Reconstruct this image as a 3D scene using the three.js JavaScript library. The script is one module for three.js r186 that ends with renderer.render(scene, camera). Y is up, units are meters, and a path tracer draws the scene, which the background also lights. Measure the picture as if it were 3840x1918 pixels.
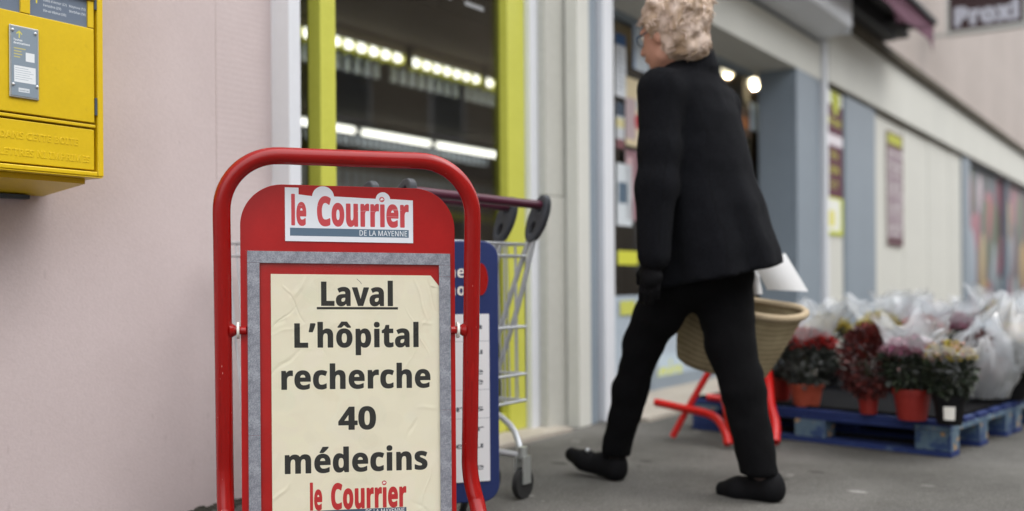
import * as THREE from 'three';
import { RoundedBoxGeometry } from 'three/addons/geometries/RoundedBoxGeometry.js';
import { mergeGeometries, mergeVertices, toCreasedNormals } from 'three/addons/utils/BufferGeometryUtils.js';
import { FontLoader } from 'three/addons/loaders/FontLoader.js';
import { TextGeometry } from 'three/addons/geometries/TextGeometry.js';
import { RectAreaLightUniformsLib } from 'three/addons/lights/RectAreaLightUniformsLib.js';

// ------------------------------------------------------------------ camera
// world: x runs along the shop front (away to the right), y up, z out to the street; the pink wall is z = 0
const F = 3733, CX = 1920, CY = 1050, YAW = 34.4 * Math.PI / 180, TILT = -0.007, EYE = new THREE.Vector3(0, 0.72, 2.6);
const v0 = new THREE.Vector3(Math.cos(YAW), 0, -Math.sin(YAW)), r0 = new THREE.Vector3(Math.sin(YAW), 0, Math.cos(YAW)), u0 = new THREE.Vector3(0, 1, 0);
const camR = r0.clone().multiplyScalar(Math.cos(TILT)).addScaledVector(u0, Math.sin(TILT));
const camU = u0.clone().multiplyScalar(Math.cos(TILT)).addScaledVector(r0, -Math.sin(TILT));
const scene = new THREE.Scene();
const camera = new THREE.PerspectiveCamera(2 * Math.atan(959 / F) * 180 / Math.PI, 3840 / 1918, 0.05, 400);
camera.position.copy(EYE);
camera.quaternion.setFromRotationMatrix(new THREE.Matrix4().makeBasis(camR, camU, v0.clone().negate()));
camera.setViewOffset(3840, 1918, 0, -91, 3840, 1918);
camera.focus = 2.36;
camera.userData.fStop = 1.35;
camera.updateProjectionMatrix();

// ------------------------------------------------------------------ sky: even overcast
{
  const W = 128, H = 64, a = new Float32Array(W * H * 4);
  for (let j = 0; j < H; j++) for (let i = 0; i < W; i++) {
    const el = ((j + 0.5) / H - 0.5) * Math.PI, k = el > 0 ? 2.8 * (1 + 2 * Math.sin(el)) / 3 : 0.3;
    const o = (j * W + i) * 4; a[o] = k * 0.985; a[o + 1] = k; a[o + 2] = k * 1.03; a[o + 3] = 1;
  }
  const t = new THREE.DataTexture(a, W, H, THREE.RGBAFormat, THREE.FloatType);
  t.mapping = THREE.EquirectangularReflectionMapping; t.magFilter = THREE.LinearFilter; t.needsUpdate = true;
  scene.background = t; scene.environment = t;
}
const sun = new THREE.DirectionalLight(0xfff8f0, 0.85);
sun.position.set(6, 12, 8.5); sun.target.position.set(3, 0, 0.5); sun.castShadow = true; sun.shadow.radius = 60;
Object.assign(sun.shadow.camera, { left: -14, right: 14, top: 12, bottom: -10, near: 1, far: 40 }); sun.shadow.mapSize.set(2048, 2048);
scene.add(sun, sun.target);
const renderer = new THREE.WebGLRenderer({ antialias: true });
renderer.toneMapping = THREE.LinearToneMapping;
renderer.toneMappingExposure = 1.22;
renderer.shadowMap.enabled = true;
RectAreaLightUniformsLib.init();

// ------------------------------------------------------------------ helpers
const V3 = (x, y, z) => new THREE.Vector3(x, y, z);
const ray = (px, py) => v0.clone().addScaledVector(camR, (px - CX) / F).addScaledVector(camU, -(py - CY) / F);
const atD = (px, py, d) => EYE.clone().addScaledVector(ray(px, py), d);                       // a point at a depth
const onW = (px, py, z = 0) => { const r = ray(px, py); return EYE.clone().addScaledVector(r, (z - EYE.z) / r.z); };
const onG = (px, py, y = 0) => { const r = ray(px, py); return EYE.clone().addScaledVector(r, (y - EYE.y) / r.y); };
const onS = (px, py, s) => { const r = ray(px, py); return EYE.clone().addScaledVector(r, (s - EYE.x) / r.x); };
function rng(seed) { let s = seed >>> 0; return () => { s = (s + 0x6d2b79f5) | 0; let t = Math.imul(s ^ (s >>> 15), 1 | s); t = (t + Math.imul(t ^ (t >>> 7), 61 | t)) ^ t; return ((t ^ (t >>> 14)) >>> 0) / 4294967296; }; }
const lerp = (a, b, t) => a + (b - a) * t, clamp = (x, a = 0, b = 1) => Math.min(b, Math.max(a, x)), sstep = (a, b, x) => { const t = clamp((x - a) / (b - a)); return t * t * (3 - 2 * t); };
function hash3(x, y, z) { let h = Math.imul(x, 374761393) + Math.imul(y, 668265263) + Math.imul(z, 2147483647 ^ 1274126177); h = Math.imul(h ^ (h >>> 13), 1274126177); return ((h ^ (h >>> 16)) >>> 0) / 4294967296; }
function vn3(x, y, z) { const X = Math.floor(x), Y = Math.floor(y), Z = Math.floor(z), f = (t) => t * t * (3 - 2 * t), a = f(x - X), b = f(y - Y), c = f(z - Z); let r = 0; for (let i = 0; i < 8; i++) { const dx = i & 1, dy = (i >> 1) & 1, dz = i >> 2; r += hash3(X + dx, Y + dy, Z + dz) * (dx ? a : 1 - a) * (dy ? b : 1 - b) * (dz ? c : 1 - c); } return r; }
function tileNoise(size, cells, seed) { // tileable value noise, values 0..1
  const R = rng(seed), g = Float32Array.from({ length: cells * cells }, R), out = new Float32Array(size * size);
  for (let j = 0; j < size; j++) for (let i = 0; i < size; i++) {
    const x = i / size * cells, y = j / size * cells, X = Math.floor(x), Y = Math.floor(y), f = (t) => t * t * (3 - 2 * t), a = f(x - X), b = f(y - Y), q = (m, n) => g[(n % cells) * cells + (m % cells)];
    out[j * size + i] = lerp(lerp(q(X, Y), q(X + 1, Y), a), lerp(q(X, Y + 1), q(X + 1, Y + 1), a), b);
  }
  return out;
}
function fbm(size, base, oct, seed, gain = 0.55) { const o = new Float32Array(size * size); let amp = 1, tot = 0; for (let k = 0; k < oct; k++) { const n = tileNoise(size, base << k, seed + k * 17); for (let i = 0; i < o.length; i++) o[i] += n[i] * amp; tot += amp; amp *= gain; } for (let i = 0; i < o.length; i++) o[i] /= tot; return o; }
function dataTex(size, fn, metres, srgb = true) { // fn(i, x, y) -> [r,g,b] 0..255
  const a = new Uint8Array(size * size * 4);
  for (let j = 0; j < size; j++) for (let i = 0; i < size; i++) { const c = fn(j * size + i, i, j), o = (j * size + i) * 4; a[o] = clamp(c[0], 0, 255); a[o + 1] = clamp(c[1], 0, 255); a[o + 2] = clamp(c[2], 0, 255); a[o + 3] = 255; }
  const t = new THREE.DataTexture(a, size, size); t.wrapS = t.wrapT = THREE.RepeatWrapping; t.magFilter = THREE.LinearFilter; t.repeat.set(1 / metres, 1 / metres);
  if (srgb) t.colorSpace = THREE.SRGBColorSpace; t.needsUpdate = true; return t;
}
const greyTex = (size, arr, metres, lo = 0, hi = 255) => dataTex(size, (i) => { const v = lerp(lo, hi, arr[i]); return [v, v, v]; }, metres, false);
function canvasTex(w, h, draw) { const c = document.createElement('canvas'); c.width = w; c.height = h; const x = c.getContext('2d'); draw(x, w, h); const t = new THREE.CanvasTexture(c); t.colorSpace = THREE.SRGBColorSpace; return t; }
function fit(x, str, cx, base, w, capH, color, { font = 'sans-serif', weight = 'bold', align = 'center', fat = 0 } = {}) { // text squeezed into width w, capital height capH
  x.save(); x.font = `${weight} 200px ${font}`; x.textAlign = align; x.textBaseline = 'alphabetic'; x.fillStyle = color;
  const mw = x.measureText(str).width; x.translate(cx, base); x.scale(w / mw, capH / 143); x.fillText(str, 0, 0); if (fat) { x.strokeStyle = color; x.lineJoin = 'round'; x.lineWidth = fat; x.strokeText(str, 0, 0); } x.restore();
}
const n5 = fbm(512, 8, 5, 11), n5b = fbm(512, 4, 6, 99), nf = fbm(512, 64, 3, 5), nsp = tileNoise(512, 256, 77), n1k = fbm(1024, 8, 6, 301), nsp1k = tileNoise(1024, 512, 402);
const mats = {};
function M(name, opt) { const m = new (opt.transmission !== undefined || opt.clearcoat || opt.sheen || opt.specularIntensity !== undefined ? THREE.MeshPhysicalMaterial : THREE.MeshStandardMaterial)({ roughness: 0.8, metalness: 0, ...opt }); m.name = name; mats[name] = m; return m; }
const lin = (r, g, b) => new THREE.Color().setRGB(r, g, b);
// mottled paint/plaster: a base sRGB colour with patches and grain
function mottled(r, g, b, metres, patch = 10, grain = 5, seed = 0) { return dataTex(512, (i) => { const p = (n5b[(i + seed * 977) % 262144] - 0.5) * patch * 2 + (nf[(i + seed * 331) % 262144] - 0.5) * grain * 2; return [r + p, g + p, b + p]; }, metres); }

function metreUV(g) { // uv in metres from the dominant normal
  const p = g.attributes.position, n = g.attributes.normal, uv = new Float32Array(p.count * 2);
  for (let i = 0; i < p.count; i++) {
    const ax = Math.abs(n.getX(i)), ay = Math.abs(n.getY(i)), az = Math.abs(n.getZ(i));
    if (az >= ax && az >= ay) { uv[2 * i] = p.getX(i); uv[2 * i + 1] = p.getY(i); } else if (ax >= ay) { uv[2 * i] = p.getZ(i); uv[2 * i + 1] = p.getY(i); } else { uv[2 * i] = p.getX(i); uv[2 * i + 1] = p.getZ(i); }
  }
  g.setAttribute('uv', new THREE.BufferAttribute(uv, 2)); return g;
}
function box(x0, x1, y0, y1, z0, z1, r = 0) {
  const w = x1 - x0, h = y1 - y0, d = z1 - z0;
  const g = r > 0 ? new RoundedBoxGeometry(w, h, d, 1, Math.min(r, w * 0.45, h * 0.45, d * 0.45)) : new THREE.BoxGeometry(w, h, d);
  g.translate((x0 + x1) / 2, (y0 + y1) / 2, (z0 + z1) / 2); return metreUV(g);
}
const used = new Map();
function numbered(n) { const k = used.get(n) ?? 0; used.set(n, k + 1); return k ? `${n}_${String(k).padStart(3, '0')}` : n; }
function shade(o) { o.traverse((c) => { if (c.isMesh) { c.castShadow = true; c.receiveShadow = true; } }); return o; }
function mesh(name, geo, mat, parent, label) { const m = new THREE.Mesh(geo, mat); m.name = name; m.castShadow = m.receiveShadow = true; if (label) m.userData.label = label; parent.add(m); return m; }
function thing(name, label, category, pos = V3(0, 0, 0), group) { const g = new THREE.Group(); g.name = numbered(name); g.position.copy(pos); g.userData = { label, category }; if (group) g.userData.group = group; scene.add(g); return g; }
function structure(name, geo, mat) { const m = mesh(name, geo, mat, scene); m.userData.kind = 'structure'; return m; }
const merged = (list) => mergeGeometries(list.map((g) => { const q = g.index ? g.toNonIndexed() : g.clone(); for (const k of Object.keys(q.attributes)) if (!['position', 'normal', 'uv', 'color'].includes(k)) q.deleteAttribute(k); return q; }), false);
function tube(points, r, seg = 24, rad = 10, closed = false, tension = 0.5) { return new THREE.TubeGeometry(points.length === 2 ? new THREE.LineCurve3(...points) : new THREE.CatmullRomCurve3(points, closed, 'catmullrom', tension), seg, r, rad, closed); }
function rod(a, b, r, rad = 8, r2 = r) { const d = b.clone().sub(a), g = new THREE.CylinderGeometry(r2, r, d.length(), rad, 1); g.applyQuaternion(new THREE.Quaternion().setFromUnitVectors(V3(0, 1, 0), d.clone().normalize())); g.translate((a.x + b.x) / 2, (a.y + b.y) / 2, (a.z + b.z) / 2); return g; }
// a flat print: thin box whose front (+z) carries the print
function printBox(w, h, t, tex, side, opt = {}) { const g = new THREE.BoxGeometry(w, h, t); const f = M('print', { map: tex, roughness: 0.6, ...opt }); return [g, [side, side, side, side, f, side]]; }

// surface nets: a smooth mesh of sdf(x, y, z) = 0
function nets(sdf, lo, hi, cell) {
  const n = [0, 1, 2].map((k) => Math.ceil((hi.getComponent(k) - lo.getComponent(k)) / cell) + 1), [nx, ny, nz] = n, val = new Float32Array(nx * ny * nz), id = new Int32Array(nx * ny * nz).fill(-1), at = (i, j, k) => i + nx * (j + ny * k);
  for (let k = 0; k < nz; k++) for (let j = 0; j < ny; j++) for (let i = 0; i < nx; i++) val[at(i, j, k)] = sdf(lo.x + i * cell, lo.y + j * cell, lo.z + k * cell);
  const pos = [], idx = [];
  for (let k = 0; k < nz - 1; k++) for (let j = 0; j < ny - 1; j++) for (let i = 0; i < nx - 1; i++) {
    let sx = 0, sy = 0, sz = 0, c = 0;
    const e = (a, b, A, B) => { const p = val[at(i + a[0], j + a[1], k + a[2])], q = val[at(i + b[0], j + b[1], k + b[2])]; if ((p < 0) !== (q < 0)) { const t = p / (p - q); sx += lerp(a[0], b[0], t); sy += lerp(a[1], b[1], t); sz += lerp(a[2], b[2], t); c++; } };
    for (const [a, b] of EDGES) e(a, b);
    if (c) { id[at(i, j, k)] = pos.length / 3; pos.push(lo.x + (i + sx / c) * cell, lo.y + (j + sy / c) * cell, lo.z + (k + sz / c) * cell); }
  }
  const quad = (a, b, c, d, flip) => { if (a < 0 || b < 0 || c < 0 || d < 0) return; if (flip) idx.push(a, c, b, a, d, c); else idx.push(a, b, c, a, c, d); };
  for (let k = 1; k < nz - 1; k++) for (let j = 1; j < ny - 1; j++) for (let i = 1; i < nx - 1; i++) {
    const v = val[at(i, j, k)] < 0;
    if (v !== val[at(i + 1, j, k)] < 0) quad(id[at(i, j - 1, k - 1)], id[at(i, j, k - 1)], id[at(i, j, k)], id[at(i, j - 1, k)], !v);
    if (v !== val[at(i, j + 1, k)] < 0) quad(id[at(i - 1, j, k - 1)], id[at(i - 1, j, k)], id[at(i, j, k)], id[at(i, j, k - 1)], !v);
    if (v !== val[at(i, j, k + 1)] < 0) quad(id[at(i - 1, j - 1, k)], id[at(i, j - 1, k)], id[at(i, j, k)], id[at(i - 1, j, k)], !v);
  }
  const g = new THREE.BufferGeometry(); g.setAttribute('position', new THREE.Float32BufferAttribute(pos, 3)); g.setIndex(idx);
  g.computeVertexNormals(); return metreUV(g);
}
const EDGES = []; for (let a = 0; a < 8; a++) for (let b = a + 1; b < 8; b++) { const x = a ^ b; if (x === 1 || x === 2 || x === 4) EDGES.push([[a & 1, (a >> 1) & 1, a >> 2], [b & 1, (b >> 1) & 1, b >> 2]]); }
const smin = (a, b, k) => { const h = clamp(0.5 + 0.5 * (b - a) / k); return lerp(b, a, h) - k * h * (1 - h); };
const cap = (a, b, ra, rb) => { const dx = b.x - a.x, dy = b.y - a.y, dz = b.z - a.z, L = dx * dx + dy * dy + dz * dz; return (x, y, z) => { const t = clamp(((x - a.x) * dx + (y - a.y) * dy + (z - a.z) * dz) / L), X = x - a.x - dx * t, Y = y - a.y - dy * t, Z = z - a.z - dz * t; return Math.sqrt(X * X + Y * Y + Z * Z) - lerp(ra, rb, t); }; };
const ell = (c, ax, ay, az, rx, ry, rz) => (x, y, z) => { const X = x - c.x, Y = y - c.y, Z = z - c.z, p = (X * ax.x + Y * ax.y + Z * ax.z) / rx, q = (X * ay.x + Y * ay.y + Z * ay.z) / ry, r = (X * az.x + Y * az.y + Z * az.z) / rz, k = Math.sqrt(p * p + q * q + r * r); return (k - 1) * Math.min(rx, ry, rz); };
const chain = (pts, rs, k = 0.02) => { const cs = pts.slice(1).map((p, i) => cap(pts[i], p, rs[i], rs[i + 1])); return (x, y, z) => { let d = cs[0](x, y, z); for (let i = 1; i < cs.length; i++) d = smin(d, cs[i](x, y, z), k); return d; }; };
const bound = (pts, m) => { const b = new THREE.Box3().setFromPoints(pts).expandByScalar(m); return [b.min, b.max]; };

// ------------------------------------------------------------------ materials
const plasterBump = greyTex(512, nf, 0.35), waveBump = greyTex(512, n5, 0.9);
const combBump = dataTex(512, (i, x, y) => { const v = 128 + 70 * Math.sin(y / 512 * Math.PI * 2 * 26 + (n5[i] - 0.5) * 5) + (nf[i] - 0.5) * 90; return [v, v, v]; }, 0.5, false);
const MARKS = (() => { const R = rng(64), o = []; for (let k = 0; k < 110; k++) { const low = k < 80; o.push([R() * 1024, low ? Math.pow(R(), 2) * 130 : R() * 1024, 0.8 + R() * 1.6, 1.5 + R() * (low ? 9 : 5), 3 + R() * 11]); } return o; })();
const pinkMap = dataTex(1024, (i, x, y) => { const p = (n1k[i] - 0.5) * 16 + (nsp1k[i] - 0.5) * 5; let st = 0; for (const m of MARKS) { const dx = (x - m[0]) / m[2], dy = (y - m[1]) / m[3], q = dx * dx + dy * dy; if (q < 1) st -= m[4] * (1 - q) * (0.4 + nsp1k[i]); } return [202 + p + st, 188 + p * 1.02 + st, 187 + p * 1.05 + st]; }, 2.6);
M('pink_plaster', { map: pinkMap, bumpMap: plasterBump, bumpScale: 0.0004, roughness: 0.9 });
M('greyer_render', { map: mottled(178, 168, 162, 2.2, 9, 5, 37), bumpMap: plasterBump, bumpScale: 0.0005, roughness: 0.9 });  // wall above the fascia: darker and greyer than the pink plaster
M('pink_comb', { map: pinkMap, bumpMap: combBump, bumpScale: 0.00035, roughness: 0.9 });
{ // worn asphalt: chippings, patches, flattened chewing gum and dark drips
  const R = rng(2024), spots = Array.from({ length: 46 }, () => ({ x: R() * 2048, y: R() * 2048, r: 5 + R() * R() * 26, k: R() < 0.55 ? 26 + R() * 22 : -(16 + R() * 22), e: 0.6 + R() * 0.8 }));
  const map = dataTex(2048, (i, x, y) => { const g = nsp1k[(y & 1023) * 1024 + (x & 1023)], f = nsp1k[((y * 3 + 77) & 1023) * 1024 + ((x * 3 + 19) & 1023)], s = n1k[(y >> 1) * 1024 + (x >> 1)]; let v = 92 + (s - 0.5) * 56 + (g - 0.5) * 30 + (f - 0.5) * 26; if (g > 0.91) v += 30; if (f < 0.07) v -= 22; for (const p of spots) { const dx = x - p.x, dy = (y - p.y) * p.e; if (Math.abs(dx) < p.r && Math.abs(dy) < p.r) { const q = Math.sqrt(dx * dx + dy * dy) / p.r + (g - 0.5) * 0.4; if (q < 1) v += p.k * Math.min(1, (1 - q) * 3); } } return [v + 3, v + 1, v - 4]; }, 3);
  M('asphalt', { map, bumpMap: greyTex(1024, nsp1k, 0.9), bumpScale: 0.004, roughness: 0.88 });
}
M('kerb_stone', { map: mottled(168, 160, 148, 0.6, 14, 14, 3), bumpMap: plasterBump, bumpScale: 0.002, roughness: 0.9 });
M('beige_render', { map: mottled(190, 190, 182, 1.4, 6, 5, 4), bumpMap: plasterBump, bumpScale: 0.0008, roughness: 0.85 });
M('cream_panel', { map: mottled(211, 211, 203, 1.1, 5, 3, 5), roughness: 0.6 });
M('white_lacquer', { map: mottled(222, 225, 230, 0.9, 4, 2, 6), roughness: 0.4 });
M('grey_lacquer', { map: mottled(134, 146, 157, 0.9, 5, 3, 7), roughness: 0.45 });
M('dark_grey', { map: mottled(66, 78, 90, 0.9, 5, 3, 8), roughness: 0.5 });
M('lime_lacquer', { map: mottled(202, 203, 84, 0.8, 6, 4, 9), roughness: 0.32 });
M('post_yellow', { map: dataTex(512, (i, x, y) => { const p = (n5b[i] - 0.5) * 16 + (nf[i] - 0.5) * 6, d = Math.max(0, n5[(i * 3 + 777) % 262144] - 0.7) * 60; return [222 + p - d, 188 + p - d, 14 + p * 0.6]; }, 0.5), roughness: 0.38, bumpMap: waveBump, bumpScale: 0.0012 });
const redPaint = dataTex(512, (i) => { const p = (n5[i] - 0.5) * 18 + (nf[i] - 0.5) * 6, w = Math.max(0, n5b[(i + 9000) % 262144] - 0.66) * 110; return [172 + p + w * 0.3, 12 + p * 0.5 + w * 0.7, 12 + p * 0.4 + w * 0.6]; }, 0.42);
M('red_paint', { map: redPaint, roughness: 0.34, bumpMap: waveBump, bumpScale: 0.0004 });
M('red_gloss', { color: 0x9c0a08, roughness: 0.22 });
M('red_enamel', { color: 0xc81410, roughness: 0.3 });
M('galvanised', { map: dataTex(512, (i) => { const a = n5[i], b = nf[i], c = nsp[i]; const v = 146 + (a - 0.5) * 60 + (b - 0.5) * 70 + (c > 0.86 ? 34 : 0); return [v, v + 3, v + 12]; }, 0.11), roughness: 0.45, metalness: 0.3 });
M('white_plastic', { color: 0xe6e3da, roughness: 0.45 });
M('black_plastic', { color: lin(0.022, 0.024, 0.028), roughness: 0.4 });
M('chrome_wire', { color: lin(0.62, 0.64, 0.66), roughness: 0.35, metalness: 0.5 });
M('grey_plastic', { color: lin(0.05, 0.056, 0.066), roughness: 0.5 });
M('maroon_plastic', { color: lin(0.075, 0.012, 0.03), roughness: 0.4 });
M('blue_board', { color: lin(0.013, 0.028, 0.125), roughness: 0.42 });
M('clear_cover', { color: 0xffffff, transmission: 1, thickness: 0, roughness: 0.06, ior: 1.45, specularIntensity: 0.8 });
M('window_glass', { color: lin(0.42, 0.43, 0.41), transmission: 1, thickness: 0, roughness: 0.02, ior: 1.5 });
M('shop_paint', { map: mottled(138, 130, 118, 2.0, 8, 4, 14), roughness: 0.9 });
M('shop_tiles', { map: mottled(128, 124, 116, 1.2, 8, 6, 15), roughness: 0.5 });
M('ribs', { color: lin(0.5, 0.58, 0.7), roughness: 0.5 });
M('tube_glow', { color: 0xffffff, emissive: lin(1, 0.98, 0.9), emissiveIntensity: 5 });
M('spot_glow', { color: 0xffffff, emissive: lin(1, 0.9, 0.68), emissiveIntensity: 4 });
M('lamp_steel', { color: lin(0.5, 0.52, 0.5), roughness: 0.35, metalness: 0.6 });
M('brown_flashing', { map: mottled(80, 72, 58, 0.5, 14, 8, 16), roughness: 0.8 });
M('awning_cloth', { map: mottled(100, 62, 80, 0.6, 8, 6, 17), roughness: 0.9 });
M('awning_dark', { color: lin(0.012, 0.011, 0.014), roughness: 0.6 });
M('sign_maroon', { color: lin(0.03, 0.006, 0.01), roughness: 0.4 });
M('pallet_blue', { map: dataTex(512, (i, x, y) => { const w = n5b[i], s = n5[i]; let r = 26, g = 46, b = 100; if (s > 0.6) { const k = clamp((s - 0.6) * 6); r = lerp(r, 96, k * 0.6); g = lerp(g, 112, k * 0.6); b = lerp(b, 128, k * 0.6); } const p = (w - 0.5) * 26 + (nf[i] - 0.5) * 16; return [r + p, g + p, b + p]; }, 0.5), roughness: 0.75 });
M('pallet_worn', { map: dataTex(512, (i, x, y) => { const w = n5b[i], s = n5[(i + 5000) % 262144]; let r = 90, g = 112, b = 128; const k = clamp((s - 0.52) * 8); r = lerp(r, 30, k * 0.7); g = lerp(g, 52, k * 0.7); b = lerp(b, 104, k * 0.7); if (s < 0.34) { r = 168; g = 136; b = 98; } const p = (w - 0.5) * 26 + (nf[i] - 0.5) * 16; return [r + p, g + p, b + p]; }, 0.4), roughness: 0.8 });
M('terracotta', { map: mottled(168, 74, 50, 0.2, 16, 8, 20), roughness: 0.75 });
M('red_pot', { map: mottled(140, 34, 26, 0.2, 10, 6, 21), roughness: 0.5 });
M('black_pot', { color: lin(0.008, 0.008, 0.009), roughness: 0.7, specularIntensity: 0.3 });
M('tray_shade_black', { color: lin(0.006, 0.006, 0.007), roughness: 0.9, specularIntensity: 0.2 });  // near-black colour imitating the deep shade between the pots
M('soil', { color: lin(0.025, 0.018, 0.012), roughness: 1 });
M('leaf', { color: 0xffffff, vertexColors: true, roughness: 0.6, transmission: 0.3, thickness: 0 });
M('petal', { color: 0xffffff, vertexColors: true, roughness: 0.8, transmission: 0.3, thickness: 0 });
M('cellophane', { color: lin(0.9, 0.92, 0.94), transmission: 0.78, thickness: 0, roughness: 0.32, ior: 1.5 });
M('straw', { map: dataTex(512, (i, x, y) => { const rib = Math.sin(y / 512 * Math.PI * 2 * 22 + Math.sin(x / 512 * 6.283 * 3) * 0.6), w = Math.sin(x / 512 * Math.PI * 2 * 64 + (rib > 0 ? 0 : 3.14)), p = rib * 11 + w * 12 + (n5[i] - 0.5) * 46; return [148 + p, 134 + p, 104 + p * 0.9]; }, 0.5), roughness: 0.9 });
M('straw_rim', { map: mottled(176, 158, 130, 0.2, 10, 14, 22), roughness: 0.9 });
M('leather', { color: lin(0.16, 0.05, 0.03), roughness: 0.6 });
M('paper_white', { map: mottled(240, 241, 242, 0.3, 4, 3, 23), roughness: 0.8 });
M('black_wool', { map: mottled(17, 18, 22, 0.25, 4, 7, 24), bumpMap: greyTex(512, nf, 0.12), bumpScale: 0.0015, roughness: 1, specularIntensity: 0.3 });
M('black_cloth', { map: mottled(9, 9, 11, 0.3, 3, 3, 25), roughness: 0.95, specularIntensity: 0.3 });
M('black_leather', { color: lin(0.006, 0.006, 0.007), roughness: 0.75, specularIntensity: 0.25 });
M('skin', { map: mottled(190, 142, 122, 0.1, 8, 6, 26), roughness: 0.6 });
M('hair_blond', { color: 0xffffff, vertexColors: true, roughness: 0.75 });
M('steel_blue', { color: lin(0.05, 0.09, 0.15), roughness: 0.4 });
M('scarf', { map: mottled(96, 112, 130, 0.08, 14, 10, 27), roughness: 0.95 });
M('dark_rubber', { color: lin(0.02, 0.02, 0.02), roughness: 0.7 });
M('house_wall', { map: mottled(150, 140, 128, 3, 10, 6, 30), roughness: 0.9 });
M('house_roof', { map: mottled(66, 68, 74, 2, 12, 8, 31), roughness: 0.8 });
M('moss_dirt', { map: mottled(52, 50, 42, 0.3, 14, 16, 32), roughness: 1 });

// ------------------------------------------------------------------ ground
const GRND = new THREE.PlaneGeometry(120, 60, 1, 1); GRND.rotateX(-Math.PI / 2); GRND.translate(10, 0, 24.9); metreUV(GRND);
structure('pavement', GRND, mats.asphalt);
structure('threshold_slab', box(2.42, 3.2, -0.05, 0.018, -0.2, 0.1, 0.004), mats.kerb_stone); structure('threshold_slab_001', box(3.203, 4.05, -0.05, 0.02, -0.2, 0.17, 0.004), mats.kerb_stone); structure('threshold_slab_002', box(4.5, 7.4, -0.05, 0.022, -0.3, 0.34, 0.006), mats.kerb_stone);

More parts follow.
